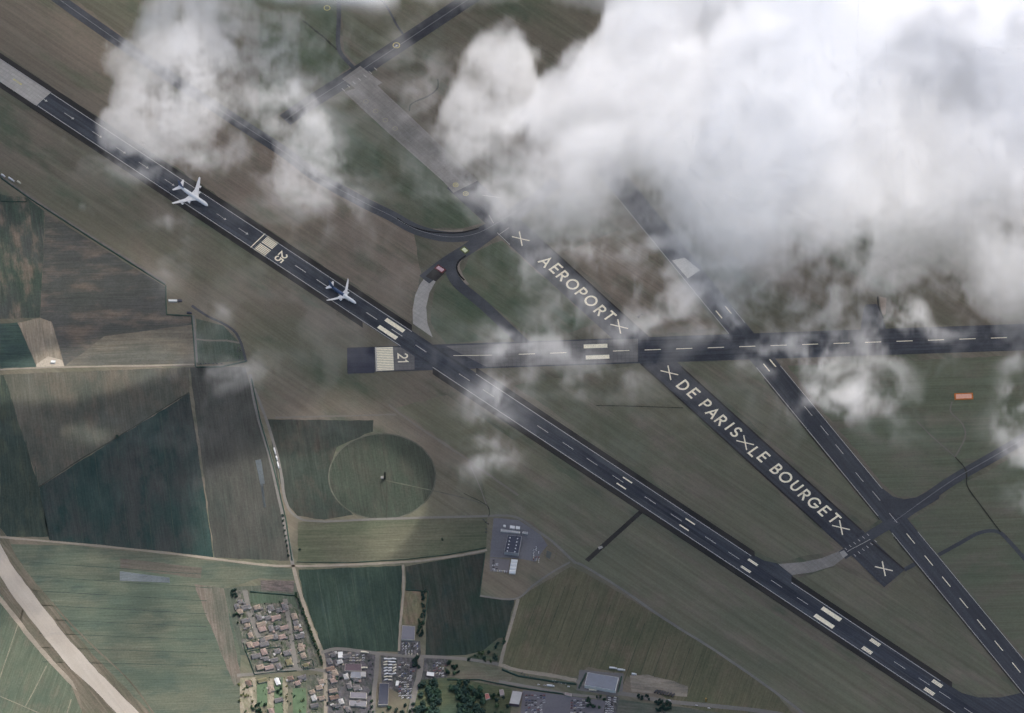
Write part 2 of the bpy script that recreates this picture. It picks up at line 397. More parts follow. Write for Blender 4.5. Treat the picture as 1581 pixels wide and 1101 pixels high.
ribbon('perimeter_road', [(800, 925), (792, 955), (780, 995), (772, 1028)], 6, Z['taxi'], M_TRACK, jit=.6)
ribbon('perimeter_road', [(770, 1026), (800, 1035), (850, 1043), (890, 1051)], 8, Z['taxi'] + .03, M_TRACK, jit=.8)
ribbon('perimeter_road', [(885, 868), (905, 876), (960, 910), (1025, 955), (1106, 1006), (1200, 1071), (1270, 1125)], 5, Z['taxi'], M_GREYROAD, jit=.3)
ribbon('perimeter_road', [(752, 797), (775, 796), (800, 800), (830, 820), (855, 838), (880, 862), (888, 868)], 5, Z['taxi'] + .03, M_GREYROAD, jit=.3)
ribbon('perimeter_road', [(-5, 268), (42, 301), (120, 352), (200, 402), (256, 438)], 4, Z['taxi'], plain('verge', (.145, .125, .115), 1, .05, .25, .1), jit=.4)
ribbon('perimeter_road', [(298, 487), (301, 520), (304, 560)], 5, Z['taxi'], M_GREYROAD, jit=.3)
ribbon('perimeter_road', [(296, 472), (320, 488), (345, 500), (362, 512), (372, 530), (380, 558)], 5, Z['taxi'], M_TAXI, jit=.3)
ribbon('grass_track', [(303, 524), (325, 526), (350, 526), (372, 530)], 4, Z['track'], plain('worn_grass', (.13, .115, .095)), jit=.6)
ribbon('grass_track', [(425, 645), (500, 643), (575, 641), (612, 640)], 4.5, Z['track'], plain('worn_grass', (.13, .115, .095)), jit=.8)
ribbon('grass_track', [(600, 625), (640, 655), (700, 695), (750, 730), (800, 765)], 4, Z['track'], plain('worn_grass', (.13, .115, .095)), jit=.8)
ribbon('grass_track', [(725, 715), (742, 755), (753, 785)], 2, Z['track'], plain('worn_grass', (.13, .115, .095)), jit=.4)
ribbon('grass_track', [(596, 742), (670, 758), (720, 770), (752, 780)], 2, Z['track'] + .04, plain('ring_grass', (.088, .088, .072)), jit=.4)
ribbon('main_road', [(890, 1052), (930, 1066), (980, 1074), (1030, 1083), (1100, 1090), (1200, 1102), (1280, 1125)], 9, Z['cross'], M_GREYROAD, jit=.3)
ribbon('main_road', [(770, 1052), (830, 1063), (880, 1072), (935, 1078)], 6, Z['taxi'], M_GREYROAD, jit=.3)
M_DITCH = plain('ditch', (.045, .047, .038), 1, .05, .3, .1)
for pts, w in (([(60, 752), (120, 712), (182, 675), (240, 638), (292, 606)], 2.2), ([(597, 748), (597, 800)], 2.0),
               ([(920, 626), (960, 627), (1055, 630)], 1.8), ([(716, 762), (752, 781), (755, 798)], 1.5)):
    ribbon('ditch', pts, w, Z['taxi'] + .04, M_DITCH, jit=.6)
ribbon('grass_track', [(1470, 620), (1468, 636), (1486, 655), (1490, 675), (1475, 705)], 3, Z['track'], plain('worn_grass', (.13, .115, .095)), jit=.3)
ribbon('grass_track', [(1415, 650), (1440, 675), (1475, 706), (1490, 724)], 2.5, Z['track'] + .04, plain('worn_grass', (.13, .115, .095)), jit=.3)
ribbon('ditch', [(1475, 706), (1491, 726), (1494, 752), (1515, 782), (1545, 822)], 2.4, Z['deck'], M_DITCH, jit=.3)

# ------------------------------------------------------------------ runways
def band(name, fn_u, fn_l, x0, x1, z, mat, parent=None):
    return sheet(name, [(x0, fn_u(x0)), (x1, fn_u(x1)), (x1, fn_l(x1)), (x0, fn_l(x0))], z, mat, parent, None if parent else 'structure')
# main runway: edge lines run y = mU(x), mL(x)
mU = lambda x: 143.7 + .661 * (x - 78.8)
mL = lambda x: 162.7 + .6621 * (x - 56)
mC = lambda x: (mU(x) + mL(x)) / 2
def qd(x, off):          # photo point on the main runway: x along centre line, off = across in units of half width (-1 upper line .. 1 lower)
    return (x, mC(x) + off * (mL(x) - mU(x)) / 2)
main = sheet('runway', [(-40, mU(-40) - 1), (1620, mU(1620) - 1), (1620, mL(1620) + 1), (-40, mL(-40) + 1)], Z['run'], M_ASPH, None, 'structure')
f0, d0, n0, _ = frame((56, mC(56)), (1450, mC(1450)))
def shoulder(a, b, side, w0, w1, z=Z['third']):
    u = [(x, (mU(x) - w0 if side < 0 else mL(x) + w0)) for x in (a, b)]
    l = [(x, (mU(x) - w1 if side < 0 else mL(x) + w1)) for x in (b, a)]
    sheet('shoulder', u + l, z, M_SHOULDER, main)
for a, b in ((-40, 636), (735, 1165), (1222, 1470)): shoulder(a, b, -1, .2, 10)
for a, b in ((-40, 560), (668, 1620)): shoulder(a, b, 1, .2, 10)
# concrete end
sheet('concrete_slab_end', [(-40, mU(-40) - 1), (79, mU(79) - 1), (56, mL(56) + 1), (-40, mL(-40) + 1)], Z['deck'], M_CONC, main)
# darker tyre-worn lane on the lower half of the centre
M_TYRE = pave_mat('asphalt_rubber', (.028, .032, .042), (.042, .047, .057), A_MAIN, .6, .25)
sheet('rubber_lane', [qd(640, -.45), qd(1600, -.45), qd(1600, .4), qd(640, .4)], Z['deck'], M_TYRE, main)
def edge_line(a, b, off, w, mat=M_PAINT):
    ribbon('edge_line', [qd(a, off), qd(b, off)], w, Z['paint'], mat, main, None, False)
M_PAINT_EDGE = plain('paint_edge', (.40, .385, .35), .8, .2, .3, .2)
for a, b in ((79, 636), (735, 1160), (1222, 1452)): edge_line(a, b, -.97, 1.15, M_PAINT_EDGE)
for a, b in ((58, 618), (668, 1620)): edge_line(a, b, .97, 1.15, M_PAINT_EDGE)
for a, b in ((-40, 79), ): edge_line(a, b, -.97, 1.0, M_PAINT_THIN)
for x in (455, 488, 522, 565, 604, 641, 708, 745, 829, 868, 905, 945, 995, 1035, 1088, 1124, 1190, 1230, 1380, 1418, 1450, 1488, 1520):
    a, b = P(*qd(x, 0)), P(*qd(x + 18, 0)); c = (a + b) / 2
    quad('centre_dash', c, d0, n0, 13, .55 if x > 700 else .75, Z['paint'], M_PAINT_WORN, main)
# arrows of the displaced threshold
def arrow(x, mat=M_PAINT_WORN, l=12, hw=2.6):
    c = P(*qd(x, .02))
    v = []
    for s, t in ((-l, -.5), (l - 5, -.5), (l - 5, -hw), (l, 0), (l - 5, hw), (l - 5, .5), (-l, .5)):
        q = d0 * s + n0 * t; v.append((q.x, q.y, 0))
    o = mesh_obj('arrow_marking', v, [list(range(7))], mat, main, Vector((c.x, c.y, Z['paint'])) - main.location)
    if o.data.polygons[0].normal.z < 0: o.data.flip_normals()
for x in (-10, 27): 
    c = P(*qd(x, .02)); quad('centre_dash', c, d0, n0, 10, 1.5, Z['paint2'], M_YELLOWPAINT, main); quad('centre_dash', c, d0, n0, 8, .8, Z['paint2'] + .06, M_CONC, main)
for x in (66, 107, 150, 187, 222, 262, 298, 342, 376): arrow(x)
# threshold bar and stripes
c = P(*qd(398, 0)); quad('threshold_bar', c, d0, n0, .9, 21, Z['paint'], M_PAINT, main)
c = P(*qd(411, 0))
for k in range(12):
    off = (k - 5.5) * 3.3 + (1.2 if k > 5 else -1.2)
    quad('threshold_stripe', c + n0 * off, d0, n0, 13, 1.0, Z['paint'], M_PAINT, main)
# aiming point blocks and touchdown bars
for x in (604, 1278):
    for s in (-1, 1):
        c = P(*qd(x + s * -7, -s * .48))
        quad('aiming_block', P(*qd(x, 0)) + n0 * s * 10.6, d0, n0, 22, 4.2, Z['paint2'], M_PAINT, main)
for x, k in ((964, 1), (1061, 1), (1157, 2), (1345, 3), (1441, 3)):
    for s in (-1, 1):
        for j in range(k):
            off = s * (7.5 + 2.6 * (k - 1) / 2 + 1.5) + (j - (k - 1) / 2) * 2.6
            quad('touchdown_bar', P(*qd(x, 0)) + n0 * off, d0, n0, 11, 1.05 if k > 1 else 1.3, Z['paint2'], M_PAINT, main)

# stroke letters --------------------------------------------------
def arc(cx, cy, rx, ry, a0, a1, n=14):
    return [(cx + rx * math.cos(R(a0 + (a1 - a0) * i / n)), cy + ry * math.sin(R(a0 + (a1 - a0) * i / n))) for i in range(n + 1)]
GL = {
 'A': [[(0, 0), (.4, 1), (.8, 0)], [(.14, .34), (.66, .34)]],
 'E': [[(.55, 0), (0, 0), (0, 1), (.55, 1)], [(0, .52), (.5, .52)]],
 'R': [[(0, 0), (0, 1), (.3, 1)] + arc(.3, .75, .26, .25, 90, -90) + [(0, .5)], [(.24, .5), (.6, 0)]],
 'P': [[(0, 0), (0, 1), (.3, 1)] + arc(.3, .73, .27, .27, 90, -90) + [(0, .46)]],
 'O': [arc(.5, .5, .5, .5, 0, 360, 28)],
 'T': [[(0, 1), (.64, 1)], [(.32, 1), (.32, 0)]],
 'D': [[(.22, 0), (0, 0), (0, 1), (.22, 1)] + arc(.22, .5, .5, .5, 90, -90)],
 'I': [[(0, 0), (0, 1)]],
 'S': [arc(.3, .74, .27, .26, 40, 270, 12) + arc(.3, .24, .29, .24, 90, -145, 12)],
 'L': [[(0, 1), (0, 0), (.48, 0)]],
 'B': [[(0, 0), (0, 1), (.28, 1)] + arc(.28, .76, .23, .24, 90, -90) + [(0, .52)], [(.28, .52)] + arc(.3, .26, .29, .26, 90, -90) + [(0, 0)]],
 'U': [[(0, 1), (0, .33)] + arc(.33, .33, .33, .33, 180, 360) + [(.66, 1)]],
 'G': [arc(.5, .5, .5, .5, 42, 350, 22) + [(.99, .44), (.56, .44)]],
 '2': [arc(.3, .7, .28, .3, 165, -35, 12) + [(0, 0), (.6, 0)]],
 '5': [[(.55, 1), (.08, 1), (.03, .55)] + arc(.28, .32, .3, .32, 110, -150, 12)],
 '1': [[(.05, .8), (.25, 1), (.25, 0)]],
}
GW = dict(A=.8, E=.55, R=.6, P=.57, O=1, T=.64, D=.72, I=0, S=.58, L=.48, B=.58, U=.66, G=1, **{'2': .6, '5': .58, '1': .25})
def stroke_mesh(lines, sw):
    vs, fs = [], []
    for k, ln in enumerate(lines):
        ln = [Vector((x, y, 0)) for x, y in ln]
        q = [ln[0]]
        for p in ln[1:]:
            if (p - q[-1]).length > 1e-4: q.append(p)
        ln = q
        closed = (ln[0] - ln[-1]).length < 1e-3
        b = len(vs)
        for i, p in enumerate(ln):
            a = ln[i - 1] if i else (ln[-2] if closed else None)
            c = ln[i + 1] if i < len(ln) - 1 else (ln[1] if closed else None)
            d1 = (p - a).normalized() if a is not None else None
            d2 = (c - p).normalized() if c is not None else None
            if d1 is None: d1 = d2
            if d2 is None: d2 = d1
            n1 = Vector((-d1.y, d1.x, 0)); n2 = Vector((-d2.y, d2.x, 0))
            m = (n1 + n2)
            m = m.normalized() if m.length > 1e-4 else n1
            h = sw / 2 / max(.45, m.dot(n1))
            if i == 0 and not closed: p = p - d2 * sw * .35
            if i == len(ln) - 1 and not closed: p = p + d1 * sw * .35
            vs += [p + m * h + Vector((0, 0, k * .03)), p - m * h + Vector((0, 0, k * .03))]
        for i in range(len(ln) - 1):
            fs.append((b + 2 * i, b + 2 * i + 1, b + 2 * i + 3, b + 2 * i + 2))
    return vs, fs
def letter(ch, c, along, up, h, sw, parent, name, z, mat=M_PAINT, wk=1.0):
    lines = [[((x - GW[ch] / 2) * wk, y - .5) for x, y in ln] for ln in GL[ch]]
    vs, fs = stroke_mesh(lines, sw / h)
    w = [along * v.x * h + up * v.y * h + Vector((0, 0, v.z)) for v in vs]
    o = mesh_obj(name, w, fs, mat, parent, Vector((c.x, c.y, z)) - parent.location)
    return o
# runway number at the main threshold, read by a pilot heading down-right
for ch, off in (('2', 4.6), ('5', -4.6)):
    pass
c25 = P(434, 397.5)
letter('2', c25 + n0 * 6.2, -n0, d0, 15.5, 2.8, main, 'runway_number', Z['paint2'])
letter('5', c25 - n0 * 6.2, -n0, d0, 15.5, 2.8, main, 'runway_number', Z['paint2'])

# cross runway
xC = lambda x: 547.5 - .0343 * (x - 800)
cross = sheet('runway', [(536, xC(536) - 19.5), (1640, xC(1640) - 20.5), (1640, xC(1640) + 20.5), (536, xC(536) + 19.5)], Z['cross'], M_ASPH_X, None, 'structure')
f1, d1, n1, _ = frame((700, xC(700)), (1551, xC(1551)))
sheet('concrete_section', [(688, xC(688) - 17), (905, xC(905) - 18), (985, xC(985) - 18), (985, xC(985) + 18), (800, xC(800) + 18), (752, xC(752) + 18)], Z['cross'] + .03, M_CONC_X, cross)
sheet('concrete_section', [(579, xC(579) - 19), (640, xC(640) - 17), (640, xC(640) + 18), (579, xC(579) + 19)], Z['cross'] + .03, M_CONC_X, cross)
M_PAD = pave_mat('asphalt_pad', (.030, .033, .048), (.040, .042, .056), A_CROSS, .12)
sheet('blast_pad', [(536, 539), (577, 537.5), (578, 576), (537, 577.5)], Z['deck'], M_PAD, cross)
x0 = 862 - 48.6
xs = [x0 + 48.6 * k for k in range(16)]
for x in xs:
    if abs(x - 910) < 3: continue
    quad('centre_dash', P(x, xC(x)), d1, n1, 15, .8, Z['paint'], M_PAINT, cross)
for k in range(14):
    off = (k - 6.5) * 3.9
    quad('threshold_stripe', P(594.5, xC(594.5)) + n1 * off, d1, n1, 15.5, 1.5, Z['paint'], M_PAINT, cross)
quad('threshold_bar', P(580.5, xC(580.5)), d1, n1, 1.0, 28, Z['paint'], M_PAINT_WORN, cross)
for s, dx in ((1, -1), (-1, 1)):
    quad('aiming_block', P(921 + dx, xC(921)) + n1 * s * 12.8, d1, n1, 22, 4.6, Z['paint2'], M_PAINT, cross)
c21 = P(622, xC(622))
letter('2', c21 + n1 * 5.2, -n1, d1, 17, 2.9, cross, 'runway_number', Z['paint2'] + .02)
letter('1', c21 - n1 * 5.8, -n1, d1, 17, 2.9, cross, 'runway_number', Z['paint2'] + .02)
ribbon('edge_line', [(700, 549.5), (760, 548.8)], 1, Z['paint'], M_PAINT, cross, None, False)

# closed runway with the airport's name
oL = lambda x: 561.6 + .908 * (x - 988)
oU = lambda x: 507.2 + .907 * (x - 988)
oC = lambda x: (oL(x) + oU(x)) / 2
old = sheet('closed_runway', [(715, oU(715)), (1346, oU(1346)), (1397, 880), (1365, 907), (1318, oL(1318)), (690, oL(690))], Z['old'] - .2, M_ASPH_OLD, None, 'structure')
old_c = sheet('closed_runway', [(531, 142), (578, 128), (625, 172), (738, 279), (700, 298), (684, 280), (600, 206)], Z['old'] - .16, M_CONC_OLD, None, 'structure')
fO, dO, nO, _ = frame((700, oC(700)), (1360, oC(1360)))
for pts in ([(820, oU(820) + 1.5), (1000, oU(1000) + 1.5)], [(1052, oU(1052) + 1.5), (1330, oU(1330) + 1.5)], [(990, oL(990) - 1), (1268, oL(1268) - 1)], [(1346, 837), (1396, 879)]):
    ribbon('shoulder', pts, 3.2, Z['old'] - .1, M_SHOULDER, old, None, False)
NAME = [('A', 842.5, 404.5), ('E', 858.5, 415), ('R', 869, 426.5), ('O', 884, 439.5), ('P', 898, 452.5), ('O', 912.5, 465), ('R', 927, 480), ('T', 941, 488.5),
        ('D', 1055.5, 596), ('E', 1071, 607.5), ('P', 1089.5, 625), ('A', 1100.5, 638), ('R', 1113.5, 649.5), ('I', 1126.5, 658.5), ('S', 1136.5, 667.5),
        ('L', 1165, 698), ('E', 1179, 706), ('B', 1199, 725), ('O', 1213, 737.5), ('U', 1229.5, 751), ('R', 1242.5, 764.5), ('G', 1257.5, 777), ('E', 1273, 789.5), ('T', 1288, 801)]
for ch, x, y in NAME:
    letter(ch, P(x, y), dO, nO, 20.8, 3.9, old, 'painted_letter', Z['paint2'], M_PAINT, 1.0)
for x, y in ((804, 369), (956, 504.5), (1033.5, 576), (1150.5, 684), (1298.5, 815), (1364.5, 878.5)):
    c = P(x, y)
    for s in (1, -1):
        dd = (dO * .98 + nO * s * .62).normalized(); nn = Vector((-dd.y, dd.x, 0))
        quad('cross_marking', c, dd, nn, 17, 1.15, Z['paint2'] + (.04 if s > 0 else 0), M_PAINT, old)
# rings painted on the closed runway
def ring_mark(x, y, r, w, mat, z=Z['paint2'], name='ring_marking', parent=None):
    c = P(x, y); vs = []; fs = []
    for i in range(28):
        a = 2 * math.pi * i / 28
        for rr in (r, r + w): vs.append((rr * math.cos(a), rr * math.sin(a), 0))
        j = (i + 1) % 28; fs.append((2 * i, 2 * i + 1, 2 * j + 1, 2 * j))
    return mesh_obj(name, vs, fs, mat, parent, Vector((c.x, c.y, z)) - (parent.location if parent else Vector()))
for x, y in ((703.5, 286), (719, 299.5)):
    ring_mark(x, y, 4.2, 1.0, M_YELLOWPAINT, parent=old); ring_mark(x, y, 1.4, .8, M_YELLOWPAINT, parent=old)
for x, y in ((565, 157), (580, 172), (595, 186), (610, 199)):
    ring_mark(x, y, 4, .8, plain('paint_yellow_faint', (.30, .27, .16)), parent=old_c)
# third runway
tL = lambda x: 333.6 + 1.2208 * (x - 975.5)
tR = lambda x: 568 + 1.209 * (x - 1208)
tC = lambda x: (tL(x) + tR(x)) / 2
third = sheet('runway', [(900, tL(900) - 5), (940, tL(900) - 5), (1170, tR(1170)), (1640, tR(1640)), (1640, tL(1640)), (960, tL(960))], Z['third'] - .12, M_ASPH_T, None, 'structure')
f3, d3, n3, _ = frame((1180, tC(1180)), (1560, tC(1560)))
for a, b in ((950, 1125), (1168, 1356), (1377, 1640)): ribbon('edge_line', [(a, tL(a) - .8), (b, tL(b) - .8)], 1.0, Z['paint'], M_PAINT_EDGE, third, None, False)
for a, b in ((1130, 1150), (1205, 1362), (1417, 1640)): ribbon('edge_line', [(a, tR(a) + .8), (b, tR(b) + .8)], 1.0, Z['paint'], M_PAINT_EDGE, third, None, False)
for a, b in ((1180, 1358), (1380, 1640)): ribbon('shoulder', [(a, tL(a) + 2.4), (b, tL(b) + 2.4)], 2.2, Z['old'], M_SHOULDER, third, None, False)
for x, y in ((1406, 832), (1434, 866), (1461, 898.5), (1488, 931.5), (1515, 964.5), (1542, 997.5), (1569, 1031)):
    quad('centre_dash', P(x, y), d3, n3, 13.5, .8, Z['paint'], M_PAINT, third)
for x, y in ((1273, 665), (1296, 694), (1327, 737), (1353, 766), (1379, 800), (1248, 635)):
    quad('centre_dash', P(x, y), d3, n3, 13, .6, Z['paint'], M_PAINT_WORN, third)
for x, y in ((1110, 486), (1124.5, 479), (1559 - 378 + 2.5, 568), (1193, 561)):
    quad('touchdown_bar', P(x, y), d3, n3, 10.5, 1.2, Z['paint2'], M_PAINT, third)
sheet('threshold_block', [(1037.5, 402.5), (1057, 398.5), (1081, 417.5), (1062, 430.5)], Z['paint'], M_PAINT_WORN, third)

# ------------------------------------------------------------------ taxiways
def taxi(pts, w, mat=M_TAXI, z=Z['taxi'], wend=None, name='taxiway', line=True):
    t = ribbon(name, pts, w, z, mat, wend=wend)
    if line:
        ribbon('centre_line', pts, .8, Z['paint'], M_PAINT_THIN, t, None, True)
    return t
taxi([(60, -25), (94, 1), (173, 57), (270, 124), (365, 187), (440, 236), (488, 272), (560, 312), (603, 333), (644, 355), (692, 366), (735, 361), (775, 340), (820, 310)], 24)
taxi([(655, 432), (690, 405), (722, 385), (760, 358), (810, 322), (860, 280)], 26, M_TAXI, Z['taxi'] + .05, line=False)
ribbon('taxiway', [(725, 384), (706, 397), (697, 412), (698, 424), (711, 442), (745, 470), (780, 503), (812, 533)], 21, Z['taxi'] + .08, M_TAXI)
sheet('taxiway', [(637.5, 500), (668, 521), (660, 500), (658, 474), (663, 452), (673, 434), (657, 427), (648, 440), (641, 456), (637, 478)], Z['taxi'] + .02, M_CONC, None, 'structure')
sheet('taxiway', [(657, 427), (673, 435), (690, 418), (676, 409)], Z['taxi'] + .11, M_SHOULDER, None, 'structure')
taxi([(440, 186), (480, 158), (545, 117), (612, 73), (680, 28), (740, -12)], 31, M_TAXI_DARK, Z['cross'] + .02)
sheet('taxi_junction', [(528, 122), (556, 102), (590, 128), (560, 145)], Z['cross'] + .05, M_CONC_OLD, None, 'structure')
taxi([(523, -20), (523, 30), (522, 68), (530, 88), (560, 118)], 8, M_TAXI, Z['taxi'], line=False, name='service_road')
ribbon('service_road', [(522, 3), (555, 5), (585, 0), (598, 12), (612, 38), (626, 58)], 4, Z['track'], M_TAXI)
ribbon('service_road', [(468, 32), (480, 42), (500, 58), (520, 77)], 3, Z['track'], M_DITCH, jit=.6)
ribbon('service_road', [(632, 172), (636, 160), (660, 149), (675, 137), (676, 122)], 3, Z['track'], M_DITCH, jit=.4)
taxi([(1380, 806), (1420, 777), (1472, 741), (1536, 704), (1620, 655)], 22, M_TAXI, Z['taxi'])
sheet('taxi_fillet', [(1350, 742), (1366, 757), (1379, 767), (1396, 771), (1415, 768), (1435, 757), (1450, 747), (1450, 770), (1400, 800), (1370, 790)], Z['taxi'] + .05, M_TAXI, None, 'structure')
taxi([(1385, 803), (1350, 823), (1315, 848), (1300, 858)], 21, M_TAXI, Z['old'], line=False)
sheet('taxiway', [(1190, 868), (1204, 871), (1240, 868), (1269, 862), (1298, 850), (1308, 858), (1287, 874), (1254, 884), (1223, 888), (1200, 882)], Z['cross'], M_CONC_OLD, None, 'structure')
sheet('taxiway', [(1160, 855), (1180, 866), (1200, 870), (1224, 889), (1224, 902), (1150, 860)], Z['cross'] + .04, M_ASPH, None, 'structure')
sheet('concrete_pad', [(1296, 853), (1303, 850), (1309, 857), (1302, 862)], Z['deck'], M_CONC, None, 'structure')
sheet('taxi_fillet', [(1440, 1043), (1462, 1056), (1485, 1070), (1510, 1077), (1545, 1077), (1581, 1069), (1640, 1060), (1640, 1140), (1530, 1140), (1480, 1096)], Z['taxi'], M_ASPH, None, 'structure')
ribbon('service_road', [(1449, 857), (1480, 840), (1512, 823), (1540, 821), (1560, 838), (1600, 885)], 8, Z['taxi'], M_TAXI)
ribbon('service_road', [(1396, 880), (1418, 868)], 9, Z['taxi'] + .05, M_TAXI, smooth=False)
ribbon('service_road', [(990, 790), (950, 826), (906, 866)], 9, Z['taxi'], M_SHOULDER, smooth=False)
sheet('concrete_pad', [(923, 845), (929, 843), (931, 846), (925, 849)], Z['deck'], M_CONC, None, 'structure')
ribbon('taxiway', [(1345, 470), (1347, 495), (1350, 530)], 20, Z['taxi'], M_TAXI, wend=60)
sheet('bare_plot', [(1357, 458), (1369, 460), (1367, 486), (1362, 486)], Z['track'], plain('soil_pale', (.24, .19, .15), 1, .05, .2, .2), None, 'structure', .8)
# soil banks beside curved edges, with their dark drainage lip
for pts, w in (([(612, 333), (632, 346), (660, 354), (690, 357), (715, 356)], 5), ([(712, 398), (707, 410), (712, 425), (722, 440)], 6)):
    ribbon('soil_strip', pts, w, Z['track'], plain('soil_strip', (.22, .185, .15), 1, .05, .2, .2), jit=.6)
for pts in ([(613, 337), (632, 349), (660, 357.5), (690, 360), (715, 359), (739, 353)], [(719, 395), (709, 403), (705, 413), (709, 424), (717, 433)], [(1355, 458), (1357, 475), (1364, 492)]):
    ribbon('kerb_gap', pts, 3, Z['old'], plain('dark_gap', (.02, .02, .02), 1, .05), jit=.2)
# taxi holding marks
hold = [((770, 363), (786, 352)), ((1308, 852), (1344, 833)), ((787, 378), (768, 360)), ((755, 333), (762, 345)), ((745, 302), (775, 306))]
for a, b in hold:
    ribbon('holding_line', [a, b], 1.0, Z['paint2'], M_PAINT_WORN, None, 'structure', False)
for i in range(6):
    for (ax, ay), (bx, by) in (((1306, 848), (1340, 826)), ((1320, 858), (1352, 836))):
        x = ax + (bx - ax) * i / 5; y = ay + (by - ay) * i / 5
        quad('holding_tick', P(x, y), dO, nO, 3, .6, Z['paint2'], M_PAINT_WORN, old)
for i in range(7):
    x = 530 + (580 - 530) * i / 6; y = 139 + (107 - 139) * i / 6
    quad('holding_tick', P(x, y), dO, nO, 4, .6, Z['paint2'], M_PAINT_WORN, old_c)


# ------------------------------------------------------------------ generic solids
def box_data(lx, ly, z0, z1, inset=0.0):
    a, b = lx / 2, ly / 2; c, d = a - inset, b - inset
    v = [(-a, -b, z0), (a, -b, z0), (a, b, z0), (-a, b, z0), (-c, -d, z1), (c, -d, z1), (c, d, z1), (-c, d, z1)]
    f = [(0, 3, 2, 1), (4, 5, 6, 7), (0, 1, 5, 4), (1, 2, 6, 5), (2, 3, 7, 6), (3, 0, 4, 7)]
    return v, f
def join(*parts):
    V, F = [], []
    for v, f in parts:
        n = len(V); V += list(v); F += [tuple(i + n for i in q) for q in f]
    return V, F
def shift(vf, x=0, y=0, z=0):
    return [(a + x, b + y, c + z) for a, b, c in vf[0]], vf[1]
def mk_mesh(name, vf, *mats):
    me = bpy.data.meshes.new(name); me.from_pydata([tuple(map(float, v)) for v in vf[0]], [], vf[1]); me.update()
    for m in mats: me.materials.append(m)
    return me
def put(name, me, parent=None, loc=(0, 0, 0), rz=0.0, s=(1, 1, 1)):
    o = bpy.data.objects.new(name, me); o.location = loc; o.rotation_euler = (0, 0, rz); o.scale = s
    return link(o, parent)
def lathe(prof, n=14, axis='x'):
    """closed loft along x: prof = [(x, yc, zc, ry, rz)]"""
    V, F = [], []
    for x, yc, zc, ry, rz in prof:
        for i in range(n):
            a = 2 * math.pi * i / n
            V.append((x, yc + ry * math.cos(a), zc + rz * math.sin(a)))
    for k in range(len(prof) - 1):
        for i in range(n):
            j = (i + 1) % n
            F.append((k * n + i, k * n + j, (k + 1) * n + j, (k + 1) * n + i))
    F.append(tuple(range(n))); F.append(tuple(range((len(prof) - 1) * n, len(prof) * n))[::-1])
    return V, F

# ------------------------------------------------------------------ airliners
M_AIR = plain('aircraft_white', (.78, .76, .73), .35, .5, .05, .3)
M_AIRWING = plain('aircraft_wing', (.70, .68, .65), .4, .5, .1, .25)
M_AIRBLUE = plain('aircraft_blue', (.03, .06, .13), .35, .5, .5, .22)
M_TYREB = plain('tyre_black', (.02, .02, .02), .9, .1)
M_WIN = plain('dark_glass', (.015, .018, .022), .15, .5, .05)
M_STEEL = plain('gear_steel', (.35, .35, .36), .4, .5)
def aerofoil(pts, thick):
    """pts: [(x_le, x_te, y, z)] from root to tip; lens-shaped sections"""
    V, F = [], []
    for k, (xl, xt, y, z) in enumerate(pts):
        c = xl - xt; t = thick * c
        for fx, up, dn in ((0, 0, 0), (.12, .55, -.35), (.35, .7, -.35), (.7, .4, -.2), (1, .05, -.05)):
            V.append((xl - c * fx, y, z + t * up))
        for fx, dn in ((.7, -.2), (.35, -.35), (.12, -.35)):
            V.append((xl - c * fx, y, z + t * dn))
    m = 8
    for k in range(len(pts) - 1):
        for i in range(m):
            j = (i + 1) % m
            F.append((k * m + i, k * m + j, (k + 1) * m + j, (k + 1) * m + i))
    F.append(tuple(range(m))); F.append(tuple(range((len(pts) - 1) * m, len(pts) * m))[::-1])
    return V, F
def fin_mesh(pts, t):
    V, F = [], []
    for xl, xt, z, k in pts:
        c = xl - xt
        for fx, s in ((0, 0), (.3, 1), (1, .1), (.3, -1)):
            V.append((xl - c * fx, s * t * k, z))
    for k in range(len(pts) - 1):
        for i in range(4):
            j = (i + 1) % 4
            F.append((k * 4 + i, k * 4 + j, k * 4 + 4 + j, k * 4 + 4 + i))
    F.append((0, 1, 2, 3)); F.append(tuple(range(len(V) - 4, len(V)))[::-1])
    return V, F
def gear(root, name, x, y, h, wheels, r):
    V = shift(box_data(.5, .5, r, h), x, y); g = put(name, mk_mesh(name, V, M_STEEL), root)
    for wx, wy in wheels:
        vf = lathe([(-.25, 0, 0, r, r), (.25, 0, 0, r, r)], 12)
        vf = ([(b, a, c) for a, b, c in vf[0]], vf[1])
        put('wheel', mk_mesh('wheel', shift(vf, x + wx, y + wy, r), M_TYREB), g)
